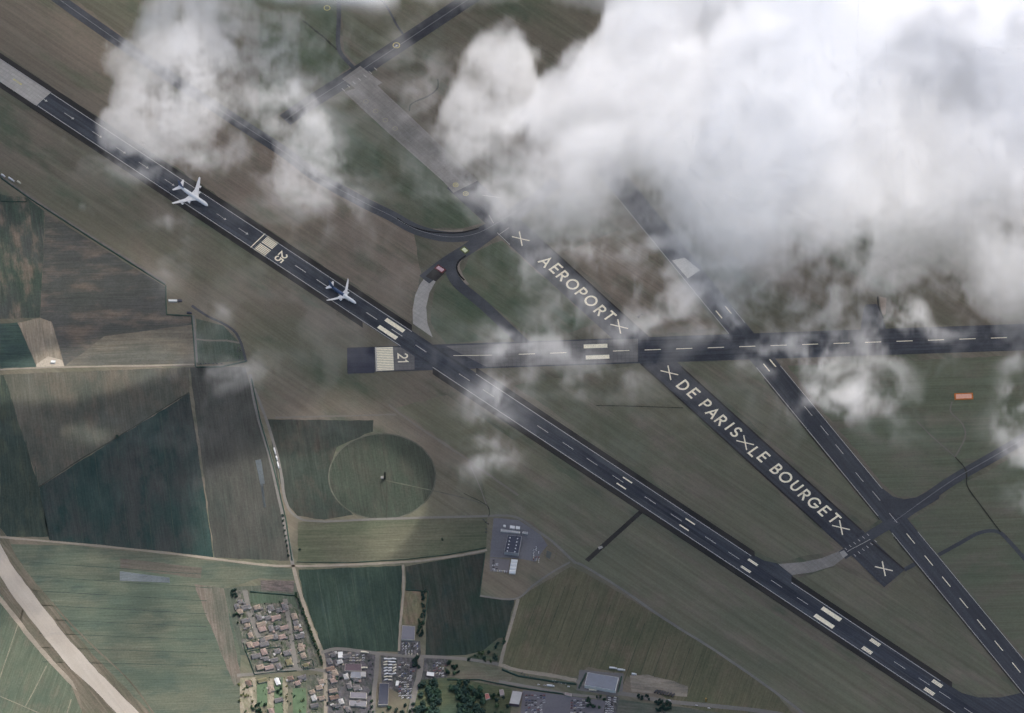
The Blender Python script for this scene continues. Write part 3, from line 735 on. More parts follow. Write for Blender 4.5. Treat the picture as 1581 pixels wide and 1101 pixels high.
def airliner(px, py, L, span, rad_y, rad_z, engines, sweep, label, blue_from=None, fin_mat=None, winglet=False, zc=6.0, tail=15.0, chord=17.0):
    c = P(px, py); rz = math.atan2(d0.y, d0.x)
    root = empty('airliner', (c.x, c.y, Z['run'] + .02), rz)
    tag(root, label, 'airplane')
    n = L / 2; k = L / 72.7
    prof = [(n, 0, zc - .9, .25, .25), (n - 1.2 * k, 0, zc - .7, 1.5, 1.4), (n - 3.5 * k, 0, zc - .35, 2.5 * rad_y / 3.55, 2.5 * rad_z / 3.7), (n - 7 * k, 0, zc - .05, rad_y * .92, rad_z * .92), (n - 11 * k, 0, zc, rad_y, rad_z), (n * .3, 0, zc, rad_y, rad_z)]
    rear = [(n * .3, 0, zc, rad_y, rad_z), (-n * .38, 0, zc, rad_y, rad_z), (-n * .6, 0, zc + .5 * k, rad_y * .86, rad_z * .88), (-n * .8, 0, zc + 1.3 * k, rad_y * .58, rad_z * .62), (-n * .95, 0, zc + 2.0 * k, rad_y * .26, rad_z * .28), (-n, 0, zc + 2.2 * k, .3, .35)]
    if blue_from is None:
        f = put('fuselage', mk_mesh('fuselage', lathe(prof + rear[1:], 20), M_AIR), root)
    else:
        mid = [(n * .3, 0, zc, rad_y, rad_z), (blue_from, 0, zc, rad_y, rad_z)]
        f = put('fuselage', mk_mesh('fuselage', lathe(prof + mid[1:], 20), M_AIR), root)
        r2 = [(blue_from, 0, zc, rad_y, rad_z)] + [q for q in rear if q[0] < blue_from]
        put('tail_section', mk_mesh('tail_section', lathe(r2, 20), M_AIRBLUE), root)
    for p in f.data.polygons: p.use_smooth = len(p.vertices) == 4
    w = []
    for s in (-1, 1):                         # cockpit panes
        for j in range(3):
            x = n - (2.6 + j * .5) * k; y = s * (.5 + j * .55) * rad_y / 3.3
            w.append(([(x, y, zc + 1.0 * k), (x - .9 * k, y, zc + 1.75 * k), (x - 1.1 * k, y + s * .5, zc + 1.65 * k), (x - .3 * k, y + s * .5, zc + .9 * k)], [(0, 1, 2, 3) if s < 0 else (3, 2, 1, 0)]))
    put('cockpit_window', mk_mesh('cockpit_window', join(*w), M_WIN), root)
    h = span / 2; x0 = n * .30
    for s in (-1, 1):
        sec = [(x0 + 3 * k, x0 + 3 * k - chord * 1.12, 0, zc - rad_z * .45), (x0, x0 - chord, rad_y * .9, zc - rad_z * .38), (x0 - sweep * .36, x0 - chord * 1.03, h * .36, zc - .6), (x0 - sweep * .72, x0 - sweep * .72 - chord * .36, h * .74, zc + .8), (x0 - sweep * .97, x0 - sweep * .97 - chord * .2, h * .97, zc + 2.2), (x0 - sweep * 1.03, x0 - sweep * 1.0 - chord * .19, h, zc + 2.4)]
        vf = aerofoil([(a, b, s * y, z) for a, b, y, z in sec], .11)
        wg = put('wing', mk_mesh('wing', vf, M_AIRWING), root)
        if winglet:
            xt = x0 - sweep
            put('winglet', mk_mesh('winglet', aerofoil([(xt, xt - chord * .17, s * h, zc + 2.4), (xt - 1.8, xt - chord * .17 - 1.2, s * (h + 1), zc + 4.6)], .1), M_AIRWING), wg)
        for ey in engines:
            xe = x0 - sweep * (ey / h) + 3.9 * k; ze = zc - 2.9 + .045 * ey; r = 1.95 if len(engines) > 1 else 2.0
            e = put('engine', mk_mesh('engine', lathe([(xe, s * ey, ze, r * .86, r * .86), (xe - .5, s * ey, ze, r, r), (xe - 2.6, s * ey, ze, r * 1.03, r * 1.03), (xe - 4.8, s * ey, ze, r * .78, r * .78), (xe - 6.6, s * ey, ze, r * .36, r * .36)], 16), M_AIR), root)
            put('intake', mk_mesh('intake', lathe([(xe + .03, s * ey, ze, r * .7, r * .7), (xe - .4, s * ey, ze, r * .7, r * .7)], 16), M_WIN), e)
            put('pylon', mk_mesh('pylon', fin_mesh([(xe - 1.5, xe - 8, ze + r * .9, 1), (xe - 3, xe - 9, ze + r * .9 + 1.2, 1)], .3), M_AIRWING), e).location.y = s * ey
        xt = -n * .72
        put('tailplane', mk_mesh('tailplane', aerofoil([(xt, xt - 9.5 * k, s * .6, zc + 1.7 * k), (xt - tail * .52, xt - tail * .52 - 4.6 * k, s * tail * .86, zc + 2.6 * k), (xt - tail * .62, xt - tail * .56 - 4.2 * k, s * tail, zc + 2.8 * k)], .09), M_AIRWING), root)
    xf = -n * .56
    put('fin', mk_mesh('fin', fin_mesh([(xf, xf - 15.5 * k, zc + rad_z * .72, 1), (xf - 7 * k, xf - 15.8 * k, zc + rad_z + 6.5 * k, .7), (xf - 13 * k, xf - 18.5 * k, zc + rad_z + 14 * k, .4)], .55), fin_mat or M_AIR), root)
    gear(root, 'nose_gear', n * .82, 0, zc - rad_z * .6, ((0, -.45), (0, .45)), .65)
    for y in (-3.4, 3.4) + ((-6.2, 6.2) if len(engines) > 1 else ()):
        gear(root, 'main_gear', -1.5 if abs(y) < 5 else 1.5, y, zc - rad_z * .3, ((-.9, -.6), (-.9, .6), (.9, -.6), (.9, .6)), .7)
    return root
airliner(298.5, 306, 72, 80, 3.55, 4.1, (14.5, 25.5), 27, 'largest white four-engined airliner on the runway, nearer the big cloud', None, plain('fin_blue', (.05, .08, .17), .4, .4), False, 6.4, 15.5, 18.5)
airliner(529, 457.5, 65, 62, 3.0, 3.1, (10.2,), 21, 'white twin-engined airliner with dark blue rear body on the runway', 3.0, M_AIRBLUE, True, 5.4, 10.5, 13)

# ------------------------------------------------------------------ buildings
M_WALL = plain('wall_render', (.42, .39, .34), .9, .1, .12, .2)
M_WALL_W = plain('wall_pale', (.55, .54, .50), .9, .1, .1, .2)
M_ROOF_GREY = plain('roof_grey', (.16, .16, .175), .8, .2, .12, .25)
M_ROOF_DARK = plain('roof_dark', (.052, .056, .075), .8, .2, .15, .25)
M_ROOF_BLUE = plain('roof_bluegrey', (.17, .18, .205), .6, .3, .1, .1)
M_ROOF_PALE = plain('roof_pale', (.33, .325, .315), .8, .2, .1, .2)
M_ROOF_WHITE = plain('roof_white', (.60, .60, .58), .7, .2, .06, .2)
M_ROOF_MAROON = plain('roof_maroon', (.10, .075, .085), .85, .2, .2, .2)
def block(name, corners, h, roof, wall, label, cat='building', parapet=.35):
    """flat-roofed building from its roof corners in the photograph"""
    w = [P(x, y, h) for x, y in corners]; c = sum(w, Vector()) / len(w); c.z = 0
    root = empty(name, c); tag(root, label, cat)
    b = [(p.x - c.x, p.y - c.y) for p in w]; n = len(b)
    ar = sum(b[i][0] * b[(i + 1) % n][1] - b[(i + 1) % n][0] * b[i][1] for i in range(n))
    if ar < 0: b = b[::-1]
    V = [(x, y, 0) for x, y in b] + [(x, y, h) for x, y in b]
    F = [(i, (i + 1) % n, n + (i + 1) % n, n + i) for i in range(n)]
    s = 1 - .8 / max(abs(b[0][0]) + abs(b[0][1]), 4)
    V += [(x * s, y * s, h) for x, y in b]; F += [(n + i, n + (i + 1) % n, 2 * n + (i + 1) % n, 2 * n + i) for i in range(n)]
    put('wall', mk_mesh('wall', (V, F), wall), root)
    V = [(x * s, y * s, h - parapet) for x, y in b] ; V += [(x * s * .999, y * s * .999, h - parapet + .01) for x, y in b]
    put('roof', mk_mesh('roof', ([(x * s, y * s, h - parapet) for x, y in b], [tuple(range(n))]), roof), root)
    return root
hang = block('hangar', [(784, 826), (805.5, 828), (800.5, 854.5), (778.5, 852)], 9, M_ROOF_DARK, M_ROOF_PALE, 'dark flat-roofed airfield building with two rows of pale roof lights', 'building')
for i in range(5):
    for j in (0, 1):
        x = 787.5 - i * 1.05 + j * 11.5; y = 830.5 + i * 5.1 + j * 1.2
        p = P(x, y, 8.7) - hang.location
        put('roof_light', mk_mesh('roof_light', box_data(2.2, 2.2, 0, .7, .3), M_ROOF_WHITE), hang, (p.x, p.y, 8.65), A_H)
tent = empty('storage_tent', P(792.5, 874)); tag(tent, 'white ridged storage tent beside the paved yard of the dark building', 'tent')
tv = wang((789, 864), (786, 884))
for k in range(4):
    p = P(794 - k * .95, 866 + k * 5.4, 4) - tent.location
    L_, W_ = 11.5, 7.2
    v = [(-L_ / 2, -W_ / 2, 0), (L_ / 2, -W_ / 2, 0), (L_ / 2, W_ / 2, 0), (-L_ / 2, W_ / 2, 0), (-L_ / 2, -W_ / 2, 3.6), (L_ / 2, -W_ / 2, 3.6), (L_ / 2, W_ / 2, 3.6), (-L_ / 2, W_ / 2, 3.6), (-L_ / 2, 0, 5.6), (L_ / 2, 0, 5.6)]
    f = [(0, 1, 5, 4), (2, 3, 7, 6), (1, 2, 6, 9, 5), (3, 0, 4, 8, 7), (4, 5, 9, 8), (6, 7, 8, 9)]
    put('canopy', mk_mesh('canopy', (v, f), M_ROOF_WHITE), tent, (p.x, p.y, 0), tv + R(90))
block('shed', [(773.5, 816.5), (803, 820.5), (802.5, 823.5), (773, 820)], 3, M_ROOF_PALE, M_WALL_W, 'long narrow pale shed behind the dark airfield building', 'shed')
block('shed', [(807, 820.5), (815, 821.5), (814.5, 824.5), (806.5, 823.5)], 3, M_ROOF_PALE, M_WALL_W, 'short pale shed at the right end of the long narrow one', 'shed')
block('hut', [(787.5, 811), (795, 812), (794.5, 816.5), (787, 815.5)], 3, M_ROOF_WHITE, M_WALL_W, 'left one of two small white huts near the dark airfield building', 'hut')
block('hut', [(796.5, 812), (803, 812.8), (802.5, 817), (796, 816.2)], 3, M_ROOF_WHITE, M_WALL_W, 'right one of two small white huts near the dark airfield building', 'hut')
block('hut', [(777, 810), (781, 810.4), (780.8, 813.4), (776.8, 813)], 3, M_ROOF_WHITE, M_WALL_W, 'tiny square white hut left of the two small huts', 'hut')
ware = block('warehouse', [(907.5, 1038), (955, 1046), (950, 1066.5), (902.5, 1058)], 9, M_ROOF_BLUE, M_WALL_W, 'large blue-grey flat-roofed warehouse beside the main road', 'warehouse')
block('warehouse', [(791.5, 1066), (807, 1068), (801.5, 1088), (786, 1086)], 7, M_ROOF_PALE, M_ROOF_MAROON, 'grey rectangular shed with pale roof at the edge of the wood', 'shed')
block('warehouse', [(542, 1036.5), (557, 1037), (558, 1047), (541, 1046)], 6, M_ROOF_BLUE, M_WALL, 'blue-grey flat roof in the yards east of the village lane', 'building')
block('warehouse', [(533, 1024.5), (558, 1025), (558, 1036), (532, 1035.5)], 6, M_ROOF_MAROON, M_WALL, 'dark maroon flat roof beside the dusty yard', 'building')
block('shed', [(521.5, 1006.5), (529, 1006), (530, 1015), (522, 1015.5)], 5, M_ROOF_WHITE, M_WALL_W, 'small white-roofed shed just below the bend of the field lane', 'shed')
block('warehouse', [(586, 1054.5), (600.5, 1055), (599, 1088), (584, 1088)], 6, M_ROOF_DARK, M_WALL, 'long dark roof between the yard lane and the caravans', 'building')
block('warehouse', [(541, 1068), (566, 1070), (566, 1078.5), (540, 1077)], 5, plain('roof_mauve', (.13, .125, .145)), M_WALL, 'mauve-grey roof in the middle of the hamlet', 'building')
block('warehouse', [(540, 1081), (566, 1082.5), (565.5, 1091), (539, 1089)], 5, M_ROOF_GREY, M_WALL, 'grey roof just below the mauve-grey one in the hamlet', 'building')
block('warehouse', [(555, 1036.5), (565, 1037), (565, 1045), (557, 1044)], 4.5, M_ROOF_PALE, M_WALL, 'small pale roof at the right end of the blue-grey roof', 'building')
block('warehouse', [(621, 965.5), (641, 967), (640, 988), (619.5, 987)], 5, plain('roof_slate', (.13, .13, .15)), M_WALL, 'slate grey square roof at the foot of the walled garden strip', 'building')
block('shed', [(611.5, 1051), (616, 1051), (615, 1058.5), (610.5, 1058.5)], 3.5, M_ROOF_WHITE, M_WALL_W, 'narrow white shed in the lane between the two scrap yards', 'shed')
block('shed', [(659, 1036.5), (671, 1038), (670.5, 1044.5), (658, 1043)], 4, M_ROOF_WHITE, M_ROOF_MAROON, 'pale roofed shed beside the small scrap yard near the wood', 'shed')
block('hut', [(872.5, 1069), (882.5, 1071), (882, 1075), (872, 1073)], 3, plain('roof_pinkgrey', (.24, .2, .195)), M_WALL, 'pinkish-grey hut beside the road left of the big warehouse', 'hut')
block('house', [(748.5, 1071), (754, 1070), (757, 1078), (750, 1080)], 4, plain('roof_red', (.26, .10, .09)), M_WALL, 'red-roofed house among the trees of the wood', 'house')
block('house', [(771, 1065), (777, 1064), (779, 1072), (772, 1074)], 4, plain('roof_pinkgrey', (.24, .2, .195)), M_WALL, 'pinkish-grey roofed house at the right edge of the wood', 'house')
block('site_hut', [(260, 462), (273.5, 462.3), (273.5, 465.3), (260, 465)], 3, M_ROOF_WHITE, M_WALL_W, 'white oblong hut inside the corner of the airfield fence', 'hut')
block('site_hut', [(274, 462), (281, 462.4), (281, 465), (274, 464.6)], 3, M_ROOF_DARK, M_ROOF_DARK, 'dark hut joined to the right end of the white oblong one', 'hut')
block('site_hut', [(288.5, 481), (296, 481.6), (296, 483.8), (288.5, 483.2)], 2.5, M_ROOF_DARK, M_ROOF_DARK, 'narrow dark hut by the inner corner of the fence', 'hut')
block('farm_shed', [(79, 556), (86, 556.5), (85, 560), (78, 559.5)], 3.5, M_ROOF_WHITE, M_WALL_W, 'white shed on the pale gravel plot in the fields', 'shed')
M_FILM = plain('crop_film', (.105, .122, .128), .5, .4, .25, .25)
def film(corners, label):
    w = [P(x, y) for x, y in corners]; c = sum(w, Vector()) / 4
    if (w[3] - w[0]).length > (w[1] - w[0]).length: w = w[1:] + w[:1]
    o = empty('crop_cover', c); tag(o, label, 'crop cover')
    for k in range(6):
        a = w[0] + (w[3] - w[0]) * (k / 6); b = w[0] + (w[3] - w[0]) * ((k + .95) / 6)
        e = w[1] + (w[2] - w[1]) * (k / 6); f = w[1] + (w[2] - w[1]) * ((k + .95) / 6)
        m1, m2 = (a + b) / 2, (e + f) / 2
        V = [p - c + Vector((0, 0, .2)) for p in (a, b, f, e)] + [m1 - c + Vector((0, 0, .9)), m2 - c + Vector((0, 0, .9))]
        put('film_row', mk_mesh('film_row', ([tuple(v) for v in V], [(0, 3, 5, 4), (1, 4, 5, 2), (0, 4, 1), (3, 2, 5)]), M_FILM), o)
film([(394, 711), (403, 709.5), (409, 747), (402, 749)], 'wider blue-grey crop film laid in rows beside the service road')
film([(402.5, 749), (406, 748.5), (410.5, 783), (407, 784)], 'narrow strip of blue-grey crop film below the wider sheet')
film([(185, 882), (262, 892), (262, 900), (185, 897)], 'long blue-grey crop film on the sunlit green field')

# flat marker panels on the ground
def panel(px, py, lx, ly, rz, col, edge, label):
    c = P(px, py); o = empty('marker_panel', (c.x, c.y, Z['run']), rz); tag(o, label, 'marker')
    put('border', mk_mesh('border', box_data(lx + 5.5, ly + 5, 0, .12), edge), o)
    put('board', mk_mesh('board', box_data(lx, ly, .12, .5, .1), col), o)
panel(1488, 612.3, 29, 10, A_CROSS, plain('board_pink', (.62, .34, .25), .7), plain('board_orange', (.42, .12, .02), .8, .2, .35), 'pale pink oblong board with orange border lying on the grass')
panel(679.5, 415.5, 14, 7, wang((673, 411), (685, 419)), plain('board_rose', (.50, .34, .35), .7), plain('board_darkred', (.13, .035, .035), .8, .2, .35), 'pink board with dark red border across the taxiway')
panel(717.5, 386.5, 10, 7, wang((714, 384), (721, 390)), plain('board_cream', (.62, .64, .42), .7), plain('board_olive', (.09, .11, .03), .8, .2, .35), 'cream yellow board with olive border across the taxiway')

# ------------------------------------------------------------------ village houses
LANE = wang((462, 910), (496, 1005))
roofs = {'tan': plain('tiles_tan', (.225, .185, .15), .9, .1, .2, .6), 'pinkish': plain('tiles_pink', (.235, .18, .16), .9, .1, .2, .6), 'grey': plain('tiles_grey', (.13, .125, .125), .9, .1, .2, .6),
         'brown': plain('tiles_brown', (.15, .11, .09), .9, .1, .25, .6), 'olive': plain('tiles_olive', (.15, .14, .085), .9, .1, .2, .6), 'white': M_ROOF_WHITE, 'pale': M_ROOF_PALE}
def gable_data(lx, ly, h, r, hip):
    a, b = lx / 2 + .4, ly / 2 + .4; q = a - (b if hip else 0) * .8
    v = [(-a, -b, h), (a, -b, h), (a, b, h), (-a, b, h), (-q, 0, h + r), (q, 0, h + r)]
    return v, [(0, 1, 5, 4), (2, 3, 4, 5), (1, 2, 5), (3, 0, 4), (0, 3, 2, 1)]
_hm = {}
def house_meshes(col, kind):
    if (col, kind) not in _hm:
        lx, ly = ((12, 9), (10, 8.5), (15, 8))[kind]
        wv = join(box_data(lx, ly, 0, 3.4))
        _hm[col, kind] = (mk_mesh('wall', wv, M_WALL), mk_mesh('roof', gable_data(lx, ly, 3.4, 2.6, kind != 2), roofs[col]), mk_mesh('chimney', shift(box_data(.9, .7, 4.6, 6.8), lx * .22, ly * .12), plain('brick_red', (.22, .11, .08))))
    return _hm[col, kind]
annexes = [mk_mesh('annex', join(box_data(4.5, 4, 0, 2.5), shift(gable_data(4.5, 4, 2.5, .9, False))), m) for m in (roofs['tan'], roofs['grey'], roofs['pale'], roofs['pinkish'])]
terraces = [mk_mesh('terrace', box_data(5, 3.2, -.3, .05), plain(nm_, c_, .9, .1, .2, .5)) for nm_, c_ in (('terrace_pale', (.36, .33, .28)), ('terrace_sand', (.28, .25, .2)), ('terrace_grey', (.2, .2, .2)))]
Z1 = [(545, 460, 'tan'), (730, 470, 'grey'), (845, 500, 'grey'), (925, 455, 'grey'), (320, 385, 'grey'), (310, 520, 'tan'), (390, 640, 'grey'), (575, 600, 'grey'), (690, 600, 'grey'), (800, 600, 'pinkish'), (1050, 585, 'tan'),
      (415, 705, 'tan'), (600, 690, 'tan'), (1070, 680, 'grey'), (615, 755, 'pinkish'), (735, 745, 'grey'), (910, 735, 'pinkish'), (820, 735, 'grey'), (1080, 745, 'tan'), (455, 840, 'tan'), (710, 870, 'tan'), (790, 860, 'grey'), (885, 860, 'pinkish'), (1120, 850, 'grey'),
      (445, 970, 'tan'), (530, 960, 'pinkish'), (620, 910, 'grey'), (1140, 990, 'tan'), (270, 450, 'grey'), (390, 455, 'grey'), (640, 960, 'grey')]
Z2 = [(650, 190, 'grey'), (450, 200, 'pinkish'), (395, 425, 'tan'), (525, 430, 'pinkish'), (670, 410, 'grey'), (820, 355, 'olive'), (1030, 255, 'tan'), (480, 300, 'grey'), (340, 260, 'grey'), (600, 320, 'grey'), (790, 215, 'grey'), (1070, 400, 'olive'), (1000, 160, 'tan'),
      (650, 640, 'white'), (840, 590, 'brown'), (945, 660, 'pinkish'), (1010, 575, 'grey'), (1155, 790, 'tan'), (1260, 725, 'tan'), (1185, 880, 'pale'), (665, 905, 'grey'), (560, 740, 'tan'), (230, 660, 'brown'), (560, 1070, 'pinkish'), (1300, 880, 'tan'), (430, 620, 'olive'), (1190, 985, 'grey')]
Z3 = [(230, 245, 'grey'), (180, 340, 'grey'), (190, 450, 'brown'), (240, 620, 'pinkish'), (260, 510, 'tan'), (420, 565, 'pale'), (470, 700, 'grey'), (580, 730, 'grey'), (230, 770, 'tan'), (350, 930, 'pale'), (250, 870, 'brown'), (330, 345, 'pale'), (430, 260, 'grey'), (560, 615, 'grey'), (600, 940, 'grey'), (280, 990, 'grey'), (450, 1040, 'grey'), (60, 640, 'tan')]
def inzone(L, ox, oy, s): return [(x / s + ox, y / s + oy + 1.6, c) for x, y, c in L]
zones = [('walled estate', inzone(Z1, 335, 885, 8.783) + inzone(Z2[:13], 360, 985, 9.49)), ('street plots', inzone(Z2[13:], 360, 985, 9.49)), ('roadside hamlet', inzone(Z3, 490, 985, 9.49))]
ORD = ['first', 'second', 'third', 'fourth', 'fifth', 'sixth', 'seventh', 'eighth', 'ninth', 'tenth', 'eleventh', 'twelfth']
hi_ = 0
for zn, lst in zones:
    lst = sorted(lst, key=lambda t: t[1]); rows = []
    for it in lst:
        if rows and it[1] - rows[-1][0][1] < 8: rows[-1].append(it)
        else: rows.append([it])
    for ri, row in enumerate(rows):
        for ci, (x, y, col) in enumerate(sorted(row)):
            c = P(x, y); kind = 2 if col in ('white',) else (hi_ * 7 % 3 if hi_ % 5 else 0); kind = min(kind, 2)
            rz = LANE + (R(90) if hi_ % 3 else 0) + random.uniform(-.05, .05)
            r = empty('house', c, rz)
            tag(r, '%s-roofed house, %s from left in the %s row of the %s' % (col, ORD[ci], ORD[ri], zn), 'house', 'village houses')
            w, rf, ch = house_meshes(col, kind); s = random.uniform(.92, 1.12)
            put('wall', w, r, s=(s, s, 1)); q = put('roof', rf, r, s=(s, s, 1)); put('chimney', ch, q)
            if hi_ % 4:
                ax = random.choice((-1, 1)) * random.uniform(5.5, 7.5); ay = random.choice((-1, 1)) * random.uniform(2, 5.5)
                put('annex', annexes[hi_ % len(annexes)], r, (ax, ay, 0), 0, (random.uniform(.8, 1.4), random.uniform(.8, 1.3), 1))
                put('terrace', terraces[hi_ % len(terraces)], r, (-ax * .7, ay * 1.1, .5), 0, (random.uniform(.7, 1.3), random.uniform(.7, 1.3), 1))
            hi_ += 1
# village ground: yards, lawns, plots (each its own sheet)
M_YARD = land_mat('yard_grey', (.098, .094, .088), (.054, .070, .046), (.165, .15, .125), LANE, 14, 9, .2, 13, .3, (9, 7), .3)
M_YARDT = land_mat('yard_tan', (.26, .23, .18), (.15, .15, .10), (.20, .17, .13), LANE, 14, 9, .2, 14, .2)
M_LAWN = plain('lawn', (.085, .125, .075), 1, .05, .2, .15)
M_YARDD = land_mat('yard_dark', (.082, .078, .088), (.055, .062, .055), (.13, .12, .115), LANE, 14, 9, .2, 12, .3, (8, 6), .3)
for nm, poly, mt in (('estate_ground', [(362, 912), (385, 909), (384, 932), (412, 932), (446, 930), (462, 945), (494, 1030), (394, 1040), (374, 1000)], M_YARD),
                     ('lawn', [(386, 914), (455, 919), (460, 938), (410, 930), (388, 934)], land_mat('lawn_estate', (.06, .085, .06), (.07, .085, .065), None, A_V, 30, 4, .2, 30)),
                     ('allotment', [(402, 895.5), (454, 897.5), (452, 915), (403, 911)], land_mat('allotment_soil', (.11, .092, .085), (.08, .072, .068), None, A_F, 25, 2.2, .35, 14, .3)),
                     ('plot', [(370, 1047), (396, 1046), (396, 1101), (371, 1110)], M_YARDT), ('lawn', [(397, 1054), (413, 1053), (413, 1090), (397, 1092)], M_LAWN),
                     ('plot', [(413, 1048), (423, 1047), (423, 1110), (413, 1110)], M_YARDT), ('plot', [(424, 1046), (436, 1045), (437, 1110), (424, 1110)], M_LAWN), ('plot', [(437, 1046), (444, 1046), (444, 1110), (438, 1110)], M_YARDT),
                     ('lawn', [(452, 1063), (472, 1062), (474, 1110), (452, 1110)], M_LAWN), ('plot', [(474, 1043), (498, 1041), (499, 1110), (475, 1110)], M_YARD), ('plot', [(444, 1045), (473, 1043), (473, 1062), (444, 1064)], M_YARD),
                     ('yard', [(498, 1009), (524, 1003), (562, 1008), (582, 1012), (578, 1110), (503, 1110)], M_YARDD), ('yard', [(566, 1012), (583, 1013), (579, 1050), (566, 1040)], M_YARD),
                     ('yard', [(588, 1012), (645, 1016), (640, 1085), (590, 1056)], M_YARDD), ('yard', [(655, 1016), (692, 1018), (690, 1052), (650, 1056)], M_YARDD), ('yard', [(617, 986), (648, 990), (650, 1014), (614, 1012)], M_YARDD),
                     ('garden', [(625, 912), (658, 912), (650, 965), (620, 964)], land_mat('garden_strip', (.13, .12, .075), (.16, .115, .09), (.09, .1, .065), A_V, 30, 6, .2, 30)),
                     ('apron', [(762, 800), (800, 803), (835, 826), (845, 842), (826, 868), (800, 862), (756, 860), (760, 820)], pave_mat('apron_grey', (.125, .125, .135), (.10, .10, .112), 0, .05)),
                     ('yard', [(757, 861), (788, 864), (785, 884), (756, 882)], pave_mat('yard_mauve', (.15, .138, .14), (.13, .122, .125), 0, .05)),
                     ('meadow', [(676, 1028), (765, 1030), (790, 1045), (785, 1060), (700, 1050)], land_mat('meadow_rough', (.13, .115, .09), (.10, .105, .075), None, A_H, 40, 6, .2, 50)),
                     ('wood_floor', [(640, 1050), (700, 1046), (790, 1064), (786, 1130), (620, 1130)], land_mat('wood_floor', (.05, .07, .048), (.075, .085, .05), None, 0, 20, 12, .2, 40)),
                     ('scrub', [(770, 985), (780, 985), (770, 1026), (712, 1020), (745, 1005)], land_mat('scrub_ground', (.062, .082, .055), (.085, .08, .06), None, 0, 20, 8, .2, 30)),
                     ('car_park', [(808, 1066), (935, 1082), (930, 1130), (800, 1130)], pave_mat('carpark', (.115, .112, .122), (.095, .093, .105), 0, .05)), ('car_park', [(936, 1073), (956, 1078), (948, 1130), (928, 1130)], M_YARDD),
                     ('yard', [(895, 1034), (962, 1040), (962, 1066), (955, 1075), (890, 1066)], pave_mat('ware_yard', (.12, .115, .115), (.10, .1, .1), 0, .05)),
                     ('dirt_yard', [(972, 1042), (1000, 1042), (1040, 1052), (1062, 1060), (1060, 1076), (975, 1068)], land_mat('dirt_yard', (.20, .175, .14), (.135, .125, .105), None, A_F, 40, 8, .3, 40)),
                     ('village_green', [(956, 1080), (1050, 1092), (1120, 1101), (1120, 1140), (945, 1140)], land_mat('green_south', (.07, .082, .066), (.09, .09, .075), None, A_F, 40, 8, .2, 40))):
    sheet(nm, poly, Z['track'] + .03 * random.random() + .02, mt, None, 'structure', .8)

# ------------------------------------------------------------------ trees, bushes, hedges
M_LEAF = []
for i, (a, b) in enumerate((((.045, .085, .05), (.03, .062, .042)), ((.06, .095, .045), (.04, .07, .035)), ((.032, .062, .048), (.025, .05, .042)), ((.13, .14, .055), (.085, .10, .045)))):
    m, nt, bs = new_mat('leaves', .8, .2)
    oi = N(nt, 'ShaderNodeObjectInfo'); geo = N(nt, 'ShaderNodeNewGeometry')
    nz = noise(nt, geo.outputs['Position'], .35, 3, .7)
    f = N(nt, 'ShaderNodeMath', operation='MULTIPLY_ADD'); nt.links.new(oi.outputs['Random'], f.inputs[0]); f.inputs[1].default_value = .6; nt.links.new(nz, f.inputs[2])
    nt.links.new(mixc(nt, ramp(nt, f.outputs[0], .3, 1.1), b, a), bs.inputs['Base Color'])
    M_LEAF.append(m)
M_BARK = plain('bark', (.09, .07, .05), .95, .1)
def crown_mesh(seed, mat, n=230):
    r = random.Random(seed); V, F = [], []
    lumps = [(Vector((r.uniform(-.5, .5), r.uniform(-.5, .5), r.uniform(-.25, .35))), r.uniform(.38, .62)) for _ in range(8)]
    for i in range(n):
        c, rad = lumps[i % 8]
        d = Vector((r.gauss(0, 1), r.gauss(0, 1), r.gauss(.25, 1))).normalized()
        p = c + d * rad * (r.random() ** .35)
        u = d.orthogonal().normalized(); u.rotate(Matrix.Rotation(r.uniform(0, 6.28), 3, d)); v = d.cross(u)
        u = (u + d * r.uniform(-.5, .5)) * r.uniform(.09, .17); v = (v + d * r.uniform(-.5, .5)) * r.uniform(.09, .17)
        k = len(V); p = p + Vector((0, 0, .62))
        V += [p - u - v, p + u - v * .6, p + u * .8 + v, p - u * .7 + v]; F.append((k, k + 1, k + 2, k + 3))
    return mk_mesh('crown', ([tuple(v) for v in V], F), mat)
crowns = [[crown_mesh(20 + i * 5 + j, M_LEAF[j]) for i in range(3)] for j in range(4)]
def trunk_data():
    V, F = lathe([(0, 0, 0, .075, .075), (.35, 0, 0, .05, .05), (.9, 0, .03, .02, .02)], 6)
    a = ([(y, z, x) for x, y, z in V], F)
    V, F = lathe([(.3, 0, 0, .035, .035), (.75, .28, .1, .012, .012)], 5); b = ([(y, z, x) for x, y, z in V], F)
    V, F = lathe([(.3, 0, 0, .035, .035), (.7, -.22, -.2, .012, .012)], 5); c = ([(y, z, x) for x, y, z in V], F)
    return join(a, b, c)
trunk_me = mk_mesh('trunk', trunk_data(), M_BARK)
def tree(px, py, d, h, tone, label, group, name='tree'):
    c = P(px, py)
    o = empty(name, c, random.uniform(0, 6.28)); tag(o, label, 'tree' if name == 'tree' else 'bush', group)
    put('trunk', trunk_me, o, s=(d / 2, d / 2, h / 1.25)); put('crown', random.choice(crowns[tone]), o, s=(d / 1.9, d / 1.9, h / 1.35))
    return o
for i in range(23):
    t = i / 22; x = 456.5 + t * 41 + (3 * math.sin(t * 3.1)) * .3; y = 918 + t * 108
    tree(x + random.uniform(-.8, .8), y, random.uniform(5.5, 7.5), random.uniform(6, 9), random.choice((0, 0, 1)), 'round green tree in the row along the village lane', 'lane row of trees')
